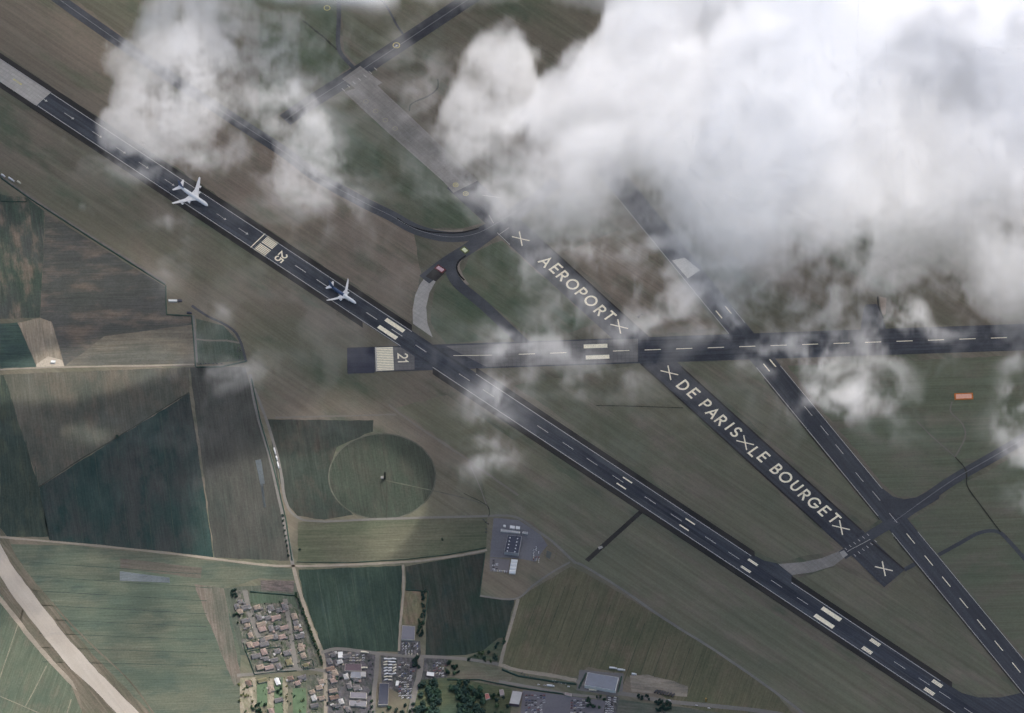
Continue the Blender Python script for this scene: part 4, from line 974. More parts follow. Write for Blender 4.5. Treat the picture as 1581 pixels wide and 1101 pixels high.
def scatter(poly, n, d, h, tones, label, group, gap=.55, name='tree'):
    xs = [p[0] for p in poly]; ys = [p[1] for p in poly]; got = []
    tries = 0
    def ins(x, y):
        r = False
        for i in range(len(poly)):
            (x1, y1), (x2, y2) = poly[i], poly[(i + 1) % len(poly)]
            if (y1 > y) != (y2 > y) and x < (x2 - x1) * (y - y1) / (y2 - y1) + x1: r = not r
        return r
    while len(got) < n and tries < 6000:
        tries += 1
        x, y = random.uniform(min(xs), max(xs)), random.uniform(min(ys), max(ys))
        if not ins(x, y): continue
        if any(math.hypot((x - a) * 1.2, (y - b) * 1.51) < gap * sum(d) / 2 for a, b in got): continue
        got.append((x, y)); dd = random.uniform(*d)
        tree(x, y + dd * .18, dd, random.uniform(*h), random.choice(tones), label, group, name)
scatter([(648, 1056), (672, 1050), (680, 1070), (676, 1100), (640, 1110), (645, 1080)], 26, (11, 17), (9, 14), (0, 2, 2), 'dense dark tree in the left part of the wood', 'left wood trees', .5)
scatter([(690, 1052), (740, 1056), (752, 1075), (745, 1110), (700, 1110), (712, 1080), (688, 1062)], 36, (11, 17), (9, 14), (0, 0, 2, 2), 'dense green tree in the middle part of the wood', 'middle wood trees', .5)
scatter([(755, 1062), (785, 1075), (782, 1110), (752, 1110)], 12, (5, 10), (6, 10), (0, 1, 2), 'leafy tree in the thin right part of the wood', 'right wood trees')
scatter([(692, 1022), (708, 1026), (708, 1042), (688, 1040)], 9, (6, 9), (6, 9), (0, 2), 'green tree beside the small scrap yard', 'scrap yard trees')
scatter([(640, 1008), (650, 1010), (648, 1034), (636, 1030)], 8, (6, 9), (6, 9), (2,), 'dark tree by the lane between the scrap yards', 'lane clump trees')
scatter([(772, 988), (781, 986), (772, 1024), (716, 1020), (738, 1008), (760, 1003)], 18, (4, 9), (4, 8), (0, 1, 2), 'tree in the scrub along the field corner', 'scrub trees')
scatter([(645, 912), (660, 913), (652, 985), (643, 985), (648, 945)], 24, (4.5, 8), (5, 8), (2, 2, 0), 'dark tree along the right side of the walled garden strip', 'garden strip trees')
scatter([(350, 912), (366, 910), (368, 922), (356, 924)], 7, (4.5, 7), (5, 7), (2,), 'dark tree at the top left corner of the estate', 'estate corner trees')
scatter([(358, 938), (366, 936), (374, 962), (364, 962)], 8, (4, 6.5), (5, 7), (0, 2), 'dark tree along the left edge of the estate', 'estate edge trees')
scatter([(368, 1048), (396, 1047), (394, 1100), (370, 1100)], 12, (3.5, 8), (4, 7), (3, 3, 1), 'yellow-green tree on the sunlit plot left of the lawns', 'sunlit plot trees')
scatter([(390, 1086), (414, 1084), (414, 1106), (385, 1106)], 9, (6, 9), (6, 9), (0,), 'green tree at the bottom of the long lawn', 'lawn end trees')
scatter([(424, 1064), (436, 1062), (436, 1074), (424, 1074)], 4, (5, 7), (5, 7), (0,), 'green tree behind the long white-roofed house', 'white house trees')
scatter([(440, 1050), (476, 1045), (480, 1105), (442, 1105)], 9, (3, 6), (3, 6), (0, 1, 3), 'small garden tree in the plots below the estate street', 'plot garden trees', .9)
scatter([(398, 985), (452, 965), (460, 1030), (398, 1035)], 18, (2.4, 5), (2.5, 4.5), (0, 1, 3), 'small garden tree between the estate houses', 'estate garden trees', 1.0)
scatter([(380, 930), (450, 930), (460, 980), (385, 985)], 8, (2.4, 5), (2.5, 4.5), (0, 2), 'small garden tree in the upper part of the estate', 'upper estate trees', 1.0)
scatter([(505, 1045), (580, 1050), (578, 1105), (506, 1105)], 16, (3.5, 8), (4, 7), (0, 2), 'tree among the hamlet roofs', 'hamlet trees', .9)
scatter([(588, 1090), (640, 1085), (640, 1110), (585, 1110)], 12, (6, 10), (6, 9), (0, 2), 'tree below the long dark roof and the scrap yard', 'south yard trees')
scatter([(1010, 1081), (1036, 1084), (1034, 1096), (1014, 1098)], 14, (5.5, 9), (6, 9), (2,), 'dark tree in the round clump below the main road', 'round clump trees', .5)
scatter([(980, 1072), (1002, 1074), (1002, 1081), (984, 1080)], 7, (4.5, 7), (5, 8), (2,), 'dark tree in the small clump beside the road junction', 'junction clump trees', .6)
scatter([(900, 1072), (935, 1076), (925, 1098), (908, 1092)], 10, (4, 8), (5, 8), (0, 2), 'tree between the car park and the warehouse', 'warehouse trees', .7)
scatter([(372, 930), (452, 932), (488, 1028), (396, 1036), (374, 985)], 70, (1.8, 3.6), (1.6, 3), (0, 1, 2, 3), 'small dark garden bush among the estate houses', 'estate bushes', 1.3, 'bush')
scatter([(372, 1048), (498, 1040), (500, 1105), (374, 1105)], 45, (1.8, 3.4), (1.6, 3), (0, 1, 3), 'small garden bush in the plots below the street', 'plot bushes', 1.4, 'bush')
scatter([(502, 1010), (580, 1014), (576, 1105), (506, 1105)], 45, (1.8, 3.6), (1.6, 3), (0, 2), 'small dark bush among the hamlet roofs', 'hamlet bushes', 1.4, 'bush')
for x, y, d in ((181, 676, 7), (683, 834, 5), (463, 849, 4.5)):
    tree(x, y, d, d, 2, {181: 'lone dark tree on the diagonal ditch between fields', 683: 'lone dark bush in the meadow above the track', 463: 'lone dark bush beside the lane crossroads'}[x], None)
for i in range(9):
    t = i / 8
    tree(436 + t * 9, 797 + t * 62, random.uniform(3.5, 6), random.uniform(4, 6), 2, 'dark tree in the broken row along the service road', 'service road trees')
M_HEDGE = M_LEAF[2]
def hedge(pts, w, h, label):
    L = [P(x, y) for x, y in pts]; q = []
    for a, b in zip(L, L[1:]):
        k = max(1, int((b - a).length / 5)); q += [a + (b - a) * (i / k) for i in range(k)]
    q.append(L[-1]); c = sum(q, Vector()) / len(q); V, F = [], []
    for i, p in enumerate(q):
        d = (q[min(i + 1, len(q) - 1)] - q[max(i - 1, 0)]).normalized(); n = Vector((-d.y, d.x, 0)); p = p - c
        j = lambda: random.uniform(.75, 1.25)
        for s, z in ((-.5, 0), (-.5 * j(), h * .7 * j()), (0, h * j()), (.5 * j(), h * .7 * j()), (.5, 0)):
            V.append(tuple(p + n * w * s + Vector((0, 0, z))))
    for i in range(len(q) - 1):
        for k in range(4): F.append((i * 5 + k, i * 5 + 5 + k, i * 5 + 6 + k, i * 5 + 1 + k))
    o = mesh_obj('hedge', V, F, M_HEDGE, None, c); tag(o, label, 'hedge'); return o
hedge([(386, 914), (420, 917), (456, 920)], 2.2, 2.4, 'straight dark hedge below the allotments')
hedge([(376, 993), (378, 1003), (386, 1022), (393, 1042)], 1.6, 2.2, 'dark hedge along the lower left edge of the estate')
hedge([(393, 1042), (425, 1038), (458, 1036)], 1.5, 2, 'hedge along the street at the foot of the estate')
hedge([(384, 1006), (400, 1003), (416, 1001), (433, 999)], 1.3, 1.8, 'hedge across the middle of the estate')
hedge([(463, 1021), (482, 1019), (485, 1029)], 1.4, 1.8, 'hedge round the top of the walled olive lawn')
hedge([(463, 1022), (466, 1032), (486, 1032)], 1.4, 1.6, 'hedge round the bottom of the walled olive lawn')
hedge([(626, 911), (645, 912.5), (661, 914)], 2, 2.4, 'dark hedge across the top of the garden strip')
hedge([(661, 914), (658, 940), (654, 965)], 1.8, 2.6, 'dark hedge along the right side of the garden strip')
hedge([(619.5, 914), (617, 935), (615.5, 960)], 2.2, 2.6, 'dark hedge along the left side of the garden strip')
hedge([(256, 441), (257, 486)], 2.2, 1.6, 'low dark hedge along the fence down to the white hut')
hedge([(257, 486), (296, 488)], 2.2, 1.6, 'low dark hedge along the fence below the white hut')
hedge([(296, 488), (299, 525), (302, 567)], 2.2, 1.6, 'low dark hedge along the left side of the grass compound')
hedge([(302, 567), (340, 567), (381, 558)], 2.6, 2, 'low dark hedge along the bottom of the grass compound')
hedge([(-5, 270), (42, 304), (130, 361), (255, 440)], 2.4, 1.8, 'long low hedge along the airfield boundary at upper left')
hedge([(388, 585), (402, 650), (422, 720), (441, 800), (451, 866)], 2.2, 1.8, 'long low hedge beside the service road to the crossroads')
hedge([(458, 868), (540, 869), (625, 864), (690, 857), (750, 846)], 1.2, 1.4, 'thin hedge on the upper side of the field track')
hedge([(749, 855), (744, 890), (741, 919)], 1.6, 1.8, 'dark hedge right of the dark green field by the apron')
hedge([(0, 302), (2, 311), (41, 312), (42, 305)], 1.2, 1.5, 'small angled hedge at the far left field corner')
hedge([(775, 1034), (800, 1044), (850, 1052), (890, 1057)], 3, 3, 'green hedge along the lower side of the pale track')
hedge([(690, 1050), (740, 1050), (800, 1062), (870, 1072)], 2, 2.4, 'dark hedge along the car parks and rough meadow')
hedge([(905, 1040), (899, 1052), (893, 1064)], 3, 3, 'dark hedge left of the big warehouse')
hedge([(960, 1045), (957, 1058), (954, 1070)], 2.5, 3, 'dark hedge right of the big warehouse')

# garden hedges between the plots
gh = []
for zn, lst in zones:
    for x, y, col in lst:
        k = random.random()
        if zn == 'roadside hamlet' and k < .4: continue
        dx, dy = random.choice(((5.4, 0), (-5.4, 0), (0, 5.2), (0, -4.6)))
        if dx: pts = [(x + dx - 1, y - random.uniform(3, 5)), (x + dx + .8, y + random.uniform(3, 5))]
        else: pts = [(x - random.uniform(4, 6), y + dy + .5), (x + random.uniform(4, 6), y + dy - .5)]
        h = hedge(pts, 1.5, 1.6, 'low dark garden hedge between the houses of the %s' % zn); h['group'] = 'garden hedges of the ' + zn

# ------------------------------------------------------------------ vehicles
paints = {'white': plain('car_white', (.52, .52, .52), .35, .5, .04), 'silver': plain('car_silver', (.36, .37, .39), .3, .5, .05), 'dark': plain('car_dark', (.035, .037, .045), .3, .5, .05), 'blue': plain('car_blue', (.06, .09, .18), .3, .5, .05), 'red': plain('car_red', (.16, .05, .05), .3, .5, .05), 'cream': plain('car_cream', (.50, .46, .36), .5, .4, .05)}
def car_mesh(p):
    wh = [shift(([(b, a, c) for a, b, c in v], f), x, y, .33) for x in (-1.35, 1.35) for y in (-.8, .8) for v, f in [lathe([(-.12, 0, 0, .33, .33), (.12, 0, 0, .33, .33)], 8)]]
    body = join(box_data(4.4, 1.8, .3, .95, .08)); cab = shift(box_data(2.4, 1.65, .95, 1.48, .28), -.15)
    me = mk_mesh('car', join(body, cab, *wh), paints[p], M_WIN, M_TYREB)
    for i, q in enumerate(me.polygons):
        if i >= 12: q.material_index = 2
        elif i >= 8: q.material_index = 1
    return me
def van_mesh(name, L, W, H, p):
    wh = [shift(([(b, a, c) for a, b, c in v], f), x, y, .45) for x in (-L * .32, L * .34) for y in (-W * .42, W * .42) for v, f in [lathe([(-.15, 0, 0, .45, .45), (.15, 0, 0, .45, .45)], 8)]]
    body = shift(box_data(L * .74, W, .55, H, .06), -L * .13); cab = shift(box_data(L * .24, W * .96, .45, H * .78, .25), L * .38)
    me = mk_mesh(name, join(body, cab, *wh), paints[p], M_TYREB)
    for i, q in enumerate(me.polygons):
        if i >= 12: q.material_index = 1
    return me
cars = {p: car_mesh(p) for p in paints}
caravan = {p: van_mesh('caravan', 7.5, 2.5, 2.7, p) for p in ('white', 'cream', 'silver')}
lorry = {(p, L): van_mesh('lorry', L, 2.6, 3.6, p) for p in ('white', 'dark', 'cream') for L in (9, 14)}
def vehicle(kind, px, py, rz, p, label, group=None, L=9):
    me = cars[p] if kind == 'car' else caravan[p] if kind == 'caravan' else lorry[p, L]
    o = put(kind, me, None, P(px, py, Z['paint'] + .05 if False else .55), rz)
    tag(o, label, kind if kind != 'lorry' else 'truck', group); return o
def fill(kind, poly, n, rz, pal, label, group, dx, dy, jit=.35):
    xs = [p[0] for p in poly]; ys = [p[1] for p in poly]; spots = []
    y = min(ys)
    while y < max(ys):
        x = min(xs)
        while x < max(xs):
            r = False
            for i in range(len(poly)):
                (x1, y1), (x2, y2) = poly[i], poly[(i + 1) % len(poly)]
                if (y1 > y) != (y2 > y) and x < (x2 - x1) * (y - y1) / (y2 - y1) + x1: r = not r
            if r: spots.append((x, y))
            x += dx
        y += dy
    random.shuffle(spots)
    for x, y in spots[:n]:
        vehicle(kind, x + random.uniform(-.4, .4), y + random.uniform(-.4, .4), rz + random.uniform(-jit, jit) + random.choice((0, math.pi)), random.choice(pal), label, group)
WS = ('white', 'white', 'silver', 'silver', 'silver', 'cream', 'dark', 'dark', 'dark', 'dark', 'blue', 'red')
fill('caravan', [(590, 1018), (612, 1018), (608, 1050), (589, 1052)], 30, 0.2, ('white', 'cream', 'silver', 'white'), 'pale caravan parked in the left scrap yard', 'left yard caravans', 6.6, 4.6, .5)
fill('car', [(616, 1024), (640, 1020), (634, 1080), (613, 1080)], 75, 0.3, WS, 'small car packed into the long scrap yard', 'long scrap yard cars', 4.2, 3.4, .6)
fill('car', [(622, 990), (648, 992), (648, 1012), (618, 1010)], 26, 1.2, WS, 'small car packed into the upper scrap yard', 'upper scrap yard cars', 4.4, 4.0, .7)
fill('car', [(668, 1020), (690, 1022), (686, 1046), (666, 1046)], 26, .8, WS, 'small car packed into the scrap yard near the wood', 'wood scrap yard cars', 4.4, 4.0, .9)
fill('car', [(812, 1070), (842, 1074), (838, 1102), (808, 1102)], 38, .2, WS, 'car in the crowded car park beside the grey shed', 'left car park cars', 4.6, 3.8, .5)
fill('car', [(880, 1078), (908, 1080), (904, 1102), (878, 1102)], 28, .1, WS, 'car in the crowded car park left of the trees', 'right car park cars', 4.6, 3.8, .4)
fill('car', [(938, 1074), (952, 1077), (945, 1102), (932, 1102)], 24, -.35, ('white', 'silver', 'dark', 'white'), 'car in the striped rows below the big warehouse', 'warehouse car park cars', 4.4, 3.4, .05)
fill('car', [(536, 1008), (566, 1010), (566, 1022), (540, 1020)], 12, .2, ('dark', 'white', 'silver', 'cream'), 'car in the dusty yard above the maroon roof', 'dusty yard cars', 5, 4, .3)
for i, (x, y) in enumerate(((805.5, 1039.5), (810, 1042), (815.5, 1044), (819, 1045), (822, 1046), (825.5, 1046.5))):
    vehicle('car', x, y, 1.0, 'dark', 'dark car parked aslant on the pale track verge', 'verge cars')
for i in range(8): vehicle('car', 850 + i * 3.4, 1051 + i * .6, 1.2, ('dark', 'silver', 'white')[i % 3], 'car parked in the short row along the pale track', 'track row cars')
for i in range(7): vehicle('lorry', 1013 + i * 4.4, 1068 + i * 1.0, .9, 'dark', 'dark lorry parked aslant in the dirt yard by the main road', 'dirt yard lorries')
for x, y, rz, p, L, lb in ((946.7, 1032.2, A_F, 'white', 14, 'white trailer lorry above the big warehouse, left of two'), (959.3, 1035, A_F, 'white', 14, 'white trailer lorry above the big warehouse, right of two'), (979, 1041.6, A_F, 'white', 9, 'white lorry at the top of the dirt yard'),
                      (850, 1059.5, A_F, 'white', 14, 'white trailer lorry standing on the road left of the big warehouse'), (915, 1066.5, A_F, 'cream', 14, 'cream trailer lorry at the loading side of the big warehouse'), (563, 1008, A_F, 'cream', 14, 'cream trailer lorry at the bend of the yard lane'), (561.5, 1032, .1, 'cream', 14, 'cream trailer lorry at the right end of the maroon roof'),
                      (5, 272, A_MAIN, 'white', 9, 'white lorry at the left picture edge by the boundary road'), (17.5, 277.8, A_MAIN, 'white', 14, 'long white trailer lorry on the boundary road at far left'), (29.5, 282.5, A_MAIN, 'cream', 9, 'pale lorry heading the short file on the boundary road'),
                      (424.4, 697.3, wang((423, 692), (426, 703)), 'white', 14, 'white trailer lorry on the service road, uppermost of three'), (427.2, 708.3, wang((423, 692), (426, 703)), 'white', 9, 'white lorry on the service road, middle one of three'), (429.5, 719, wang((423, 692), (426, 703)), 'white', 14, 'white trailer lorry on the service road, lowest of three')):
    vehicle('lorry', x, y, rz, p, lb, None, L)
for x, y, lb in ((831.5, 1057.2, 'white car on the road, first left of the white trailer lorry'), (841, 1058.6, 'silver car on the road just left of the white trailer lorry'), (877.7, 1060.3, 'white car alone on the road right of the trailer lorry'), (1075, 1089.3, 'white car on the main road below the orange tower'), (1094.5, 1093.5, 'white car furthest right on the main road'), (1033, 1081.5, 'white car on the main road above the round clump')):
    vehicle('car', x, y, A_F, 'white' if 'white car' in lb else 'silver', lb)
for i in range(6): vehicle('car', 310 + i * 6.2 + (i % 2), 561.5 + .1 * i, A_H, 'dark', 'dark vehicle parked along the bottom of the grass compound', 'compound vehicles')
for x, y in ((368, 537), (371.5, 541), (367, 542.5), (369.5, 551), (369, 556), (352, 557)): vehicle('car', x, y, 1.3, 'dark', 'dark vehicle parked in the right corner of the grass compound', 'compound corner vehicles')
for x, y in ((747, 803), (750.5, 806.5), (753.5, 809), (751, 817), (750.5, 822)): vehicle('car', x, y, -.5, 'dark', 'dark vehicle parked beside the apron entrance', 'apron entrance vehicles')
fill('car', [(758, 863), (768, 864), (767, 881), (757, 880)], 9, .15, ('white', 'silver', 'dark'), 'car parked along the left edge of the mauve yard', 'mauve yard cars', 5, 2.6, .1)
for i in range(8): vehicle('car', 763 + i * 2.7, 881 + i * .3, 1.5, ('white', 'silver', 'cream')[i % 3], 'car parked in the row at the bottom of the mauve yard', 'mauve yard bottom cars')
fill('car', [(824, 846), (835, 846), (833, 868), (824, 866)], 13, 1.4, ('white', 'cream', 'silver', 'red'), 'vehicle standing in the small depot right of the dark building', 'depot vehicles', 4, 3.6, .3)
for i in range(14):
    a = i / 14 * 6.28; tree(850 + 9.5 * math.cos(a) + random.uniform(-1, 1), 855 + 12 * math.sin(a), 1.8, 2, 3, 'small clipped bush round the depot garden', 'depot garden bushes', 'bush')
o = sheet('garden_pond', [(844, 850), (852, 853.5), (849, 863), (843, 860)], Z['taxi'], plain('pond_dark', (.05, .06, .055), .4, .4), None, 'structure', .4)
# beacon mast and cabin inside the circle
m0 = P(594.3, 739.5)
mast = empty('beacon_mast', m0); tag(mast, 'dark lattice beacon mast at the centre of the grass circle', 'mast')
for sx, sy in ((-1, -1), (1, -1), (1, 1), (-1, 1)):
    V = [(sx * 1.6 + a, sy * 1.6 + b, 0) for a, b in ((-.25, -.25), (.25, -.25), (.25, .25), (-.25, .25))] + [(sx * .7 + a, sy * .7 + b, 19) for a, b in ((-.2, -.2), (.2, -.2), (.2, .2), (-.2, .2))]
    put('leg', mk_mesh('leg', (V, [(0, 1, 5, 4), (1, 2, 6, 5), (2, 3, 7, 6), (3, 0, 4, 7), (4, 5, 6, 7)]), M_TYREB), mast)
for k in range(6):
    z = 2 + k * 3.2; w = 1.6 - .9 * z / 19
    put('brace', mk_mesh('brace', box_data(w * 2.3, w * 2.3, z, z + .35), M_TYREB), mast)
put('antenna_drum', mk_mesh('antenna_drum', box_data(3.4, 3.4, 19, 20.4, .5), M_TYREB), mast)
block('beacon_cabin', [(588, 735.2), (592, 735.2), (592, 738), (588, 738)], 3, M_ROOF_GREY, M_WALL, 'small pale cabin at the centre of the grass circle', 'hut')
# rotor craft pad rings on the upper taxiway and the orange tower by the road
ring_mark(505, 12.5, 5, 1.2, M_YELLOWPAINT, Z['taxi'], 'ring_marking')['kind'] = 'structure'
r_ = ring_mark(612, 70.5, 5.6, 1.3, M_YELLOWPAINT, Z['paint2'], 'ring_marking'); r_['kind'] = 'structure'
heli = empty('helicopter', P(612, 71.5, Z['cross'] + .05), .6); tag(heli, 'small pale helicopter standing on the ringed pad of the upper taxiway', 'helicopter')
put('fuselage', mk_mesh('fuselage', lathe([(2.4, 0, 1.3, .2, .2), (1.8, 0, 1.4, .8, .75), (.4, 0, 1.5, 1.0, 1.0), (-1.2, 0, 1.7, .7, .7), (-2, 0, 1.9, .25, .3), (-6, 0, 2.2, .12, .15)], 12), M_AIR), heli)
put('rotor', mk_mesh('rotor', join(*[([(math.cos(a) * r - math.sin(a) * s, math.sin(a) * r + math.cos(a) * s, z) for r, s in ((.2, -.16), (5.2, -.16), (5.2, .16), (.2, .16)) for z in (2.75,)], [(0, 1, 2, 3)]) for a in (.4, 1.97, 3.54, 5.11)], shift(box_data(.3, .3, 2.3, 2.8))), M_STEEL), heli)
put('tail_fin', mk_mesh('tail_fin', shift(box_data(.9, .1, 2.1, 3.3), -5.8), M_AIR), heli)
for y in (-.9, .9): put('skid', mk_mesh('skid', shift(box_data(3.4, .14, 0, .9, .02), .2, y), M_STEEL), heli)
tw = empty('water_tower', P(1090, 1083)); tag(tw, 'slim orange-brown tower beside the main road', 'tower')
put('shaft', mk_mesh('shaft', box_data(2.2, 2.2, 0, 8, .3), plain('tower_ochre', (.25, .16, .05))), tw); put('cap', mk_mesh('cap', box_data(3.2, 3.2, 8, 9.6, .4), plain('tower_ochre', (.25, .16, .05))), tw)
mon = empty('excavator', P(986, 489.5, .1), .4); tag(mon, 'dark machine with its boom standing on the grass near the letters', 'excavator')
put('track', mk_mesh('track', join(shift(box_data(4.4, .8, 0, 1), 0, 1.2), shift(box_data(4.4, .8, 0, 1), 0, -1.2)), M_TYREB), mon)
put('cab', mk_mesh('cab', shift(box_data(3.6, 2.6, 1.02, 3.2, .25), -.3), M_ROOF_MAROON), mon)
put('boom', mk_mesh('boom', ([(1, -.3, 2), (5, -.3, 5), (8.5, -.3, 1.5), (1, .3, 2), (5, .3, 5), (8.5, .3, 1.5), (1, -.3, 2.8), (5, -.3, 5.8), (9, -.3, 1.8), (1, .3, 2.8), (5, .3, 5.8), (9, .3, 1.8)], [(0, 1, 7, 6), (1, 2, 8, 7), (3, 9, 10, 4), (4, 10, 11, 5), (6, 7, 10, 9), (7, 8, 11, 10), (0, 3, 4, 1), (1, 4, 5, 2), (2, 5, 11, 8)]), M_TYREB), mon)

# ------------------------------------------------------------------ clouds: voxel density grids
rng = np.random.default_rng(11)
def vnoise(x, y, z, seed):
    """smooth value noise, arrays in lattice units"""
    T = np.random.default_rng(seed).random((64, 64, 64), dtype=np.float32)
    xi = np.floor(x).astype(np.int32); yi = np.floor(y).astype(np.int32); zi = np.floor(z).astype(np.int32)
    fx = (x - xi).astype(np.float32); fy = (y - yi).astype(np.float32); fz = (z - zi).astype(np.float32)
    fx = fx * fx * (3 - 2 * fx); fy = fy * fy * (3 - 2 * fy); fz = fz * fz * (3 - 2 * fz)
    x0 = xi & 63; y0 = yi & 63; z0 = zi & 63; x1 = (xi + 1) & 63; y1 = (yi + 1) & 63; z1 = (zi + 1) & 63
    a = T[x0, y0, z0] * (1 - fx) + T[x1, y0, z0] * fx
    b = T[x0, y1, z0] * (1 - fx) + T[x1, y1, z0] * fx
    c = T[x0, y0, z1] * (1 - fx) + T[x1, y0, z1] * fx
    d = T[x0, y1, z1] * (1 - fx) + T[x1, y1, z1] * fx
    return (a * (1 - fy) + b * fy) * (1 - fz) + (c * (1 - fy) + d * fy) * fz
def fbm(x, y, z, size, octaves, seed, gain=.5):
    out = 0; amp = 1; tot = 0; s = 1.0 / size
    for o in range(octaves):
        out = out + amp * vnoise(x * s + 17.3 * o, y * s + 9.1 * o, z * s + 5.7 * o, seed + o)
        tot += amp; amp *= gain; s *= 2.03
    return out / tot
def puff(x, y, z, size, octaves, seed, gain=.5):
    """rounded lumps with sharp creases"""
    out = 0; amp = 1; tot = 0; s = 1.0 / size
    for o in range(octaves):
        out = out + amp * (1 - np.abs(2 * vnoise(x * s + 17.3 * o, y * s + 9.1 * o, z * s + 5.7 * o, seed + o) - 1))
        tot += amp; amp *= gain; s *= 2.1
    return out / tot
def blur(a, k):
    if k < 1: return a
    for ax in (0, 1):
        for _ in range(3):
            p = np.pad(a, [(k, k) if i == ax else (0, 0) for i in (0, 1)], mode='edge')
            c = np.cumsum(p, axis=ax)
            if ax == 0:
                a = (c[2 * k:] - np.concatenate([np.zeros((1, c.shape[1])), c[:-2 * k - 1]])) / (2 * k + 1)
            else:
                a = (c[:, 2 * k:] - np.concatenate([np.zeros((c.shape[0], 1)), c[:, :-2 * k - 1]], axis=1)) / (2 * k + 1)
    return a
def inside(poly, X, Y):
    r = np.zeros(X.shape, bool); n = len(poly)
    for i in range(n):
        (x1, y1), (x2, y2) = poly[i], poly[(i + 1) % n]
        if y1 == y2: continue
        r ^= ((y1 > Y) != (y2 > Y)) & (X < (x2 - x1) * (Y - y1) / (y2 - y1) + x1)
    return r
def sstep(a, b, x):
    t = np.clip((x - a) / (b - a), 0, 1); return t * t * (3 - 2 * t)
ZREF = 900.0
_pa = P(0, 0, ZREF); _pb = P(1581, 1101, ZREF)
def to_map(X, Y):
    """ground-parallel cloud plan (at ZREF) in plan units"""
    return 790.5 + X / (_pb.x - _pa.x) * 1581 * 1.0, (_pa.y - Y) / (_pa.y - _pb.y) * 1101
def cloud_object(name, dens, lo, hi, mat, label):
    nx, ny, nz = dens.shape
    me = bpy.data.meshes.new(name)
    me.vertices.add(dens.size)
    co = np.zeros((dens.size, 3), np.float32)      # the grid nodes themselves carry the density
    gx, gy, gz = [np.linspace(lo[i], hi[i], dens.shape[i], dtype=np.float32) for i in range(3)]
    co[:, 0] = np.tile(gx, ny * nz); co[:, 1] = np.tile(np.repeat(gy, nx), nz); co[:, 2] = np.repeat(gz, nx * ny)
    me.vertices.foreach_set('co', co.ravel())
    at = me.attributes.new('droplets', 'FLOAT', 'POINT')
    at.data.foreach_set('value', np.ascontiguousarray(dens.transpose(2, 1, 0)).ravel().astype(np.float32))
    me.materials.append(mat)
    o = link(bpy.data.objects.new(name, me))
    ng = bpy.data.node_groups.new(name + '_grid', 'GeometryNodeTree')
    ng.interface.new_socket('Geometry', in_out='INPUT', socket_type='NodeSocketGeometry')
    ng.interface.new_socket('Geometry', in_out='OUTPUT', socket_type='NodeSocketGeometry')
    nn = ng.nodes.new; L = ng.links.new
    gi = nn('NodeGroupInput'); go = nn('NodeGroupOutput')
    pos = nn('GeometryNodeInputPosition'); sep = nn('ShaderNodeSeparateXYZ'); L(pos.outputs[0], sep.inputs[0])
    def mth(op, a, b=None, c=None):
        n = nn('ShaderNodeMath'); n.operation = op
        for s, v in zip(n.inputs, (a, b, c)):
            if v is None: continue
            if hasattr(v, 'node'): L(v, s)
            else: s.default_value = v
        return n.outputs[0]
    idx = []
    for k in range(3):
        t = mth('SUBTRACT', sep.outputs[k], lo[k])
        t = mth('MULTIPLY', t, (dens.shape[k] - 1) / (hi[k] - lo[k]))
        idx.append(mth('ROUND', t))
    i = mth('MULTIPLY_ADD', idx[2], ny, idx[1]); 
    i = mth('MULTIPLY_ADD', i, nx, idx[0])
    f2i = nn('FunctionNodeFloatToInt'); f2i.rounding_mode = 'ROUND'; L(i, f2i.inputs[0])
    na = nn('GeometryNodeInputNamedAttribute'); na.data_type = 'FLOAT'; na.inputs[0].default_value = 'droplets'
    si = nn('GeometryNodeSampleIndex'); si.data_type = 'FLOAT'; si.domain = 'POINT'
    L(gi.outputs[0], si.inputs[0]); L(na.outputs[0], si.inputs[1]); L(f2i.outputs[0], si.inputs['Index'])
    vc = nn('GeometryNodeVolumeCube')
    L(si.outputs[0], vc.inputs['Density'])
    vc.inputs['Min'].default_value = lo; vc.inputs['Max'].default_value = hi
    for s, v in zip(('Resolution X', 'Resolution Y', 'Resolution Z'), dens.shape): vc.inputs[s].default_value = v
    sm = nn('GeometryNodeSetMaterial'); sm.inputs['Material'].default_value = mat
    L(vc.outputs[0], sm.inputs[0]); L(sm.outputs[0], go.inputs[0])
    md = o.modifiers.new('grid', 'NODES'); md.node_group = ng
    tag(o, label, 'cloud', None, 'stuff')
    return o
def vapour(name, k):
    m = bpy.data.materials.new(name); m.use_nodes = True; nt = m.node_tree; nt.nodes.clear()
    out = nt.nodes.new('ShaderNodeOutputMaterial'); v = nt.nodes.new('ShaderNodeVolumePrincipled')
    v.inputs['Color'].default_value = (.982, .985, .992, 1)
    v.inputs['Density'].default_value = k; v.inputs['Anisotropy'].default_value = 0.0
    nt.links.new(v.outputs[0], out.inputs['Volume'])
    return m
M_VAPOUR = vapour('cloud_droplets', 0.0135)

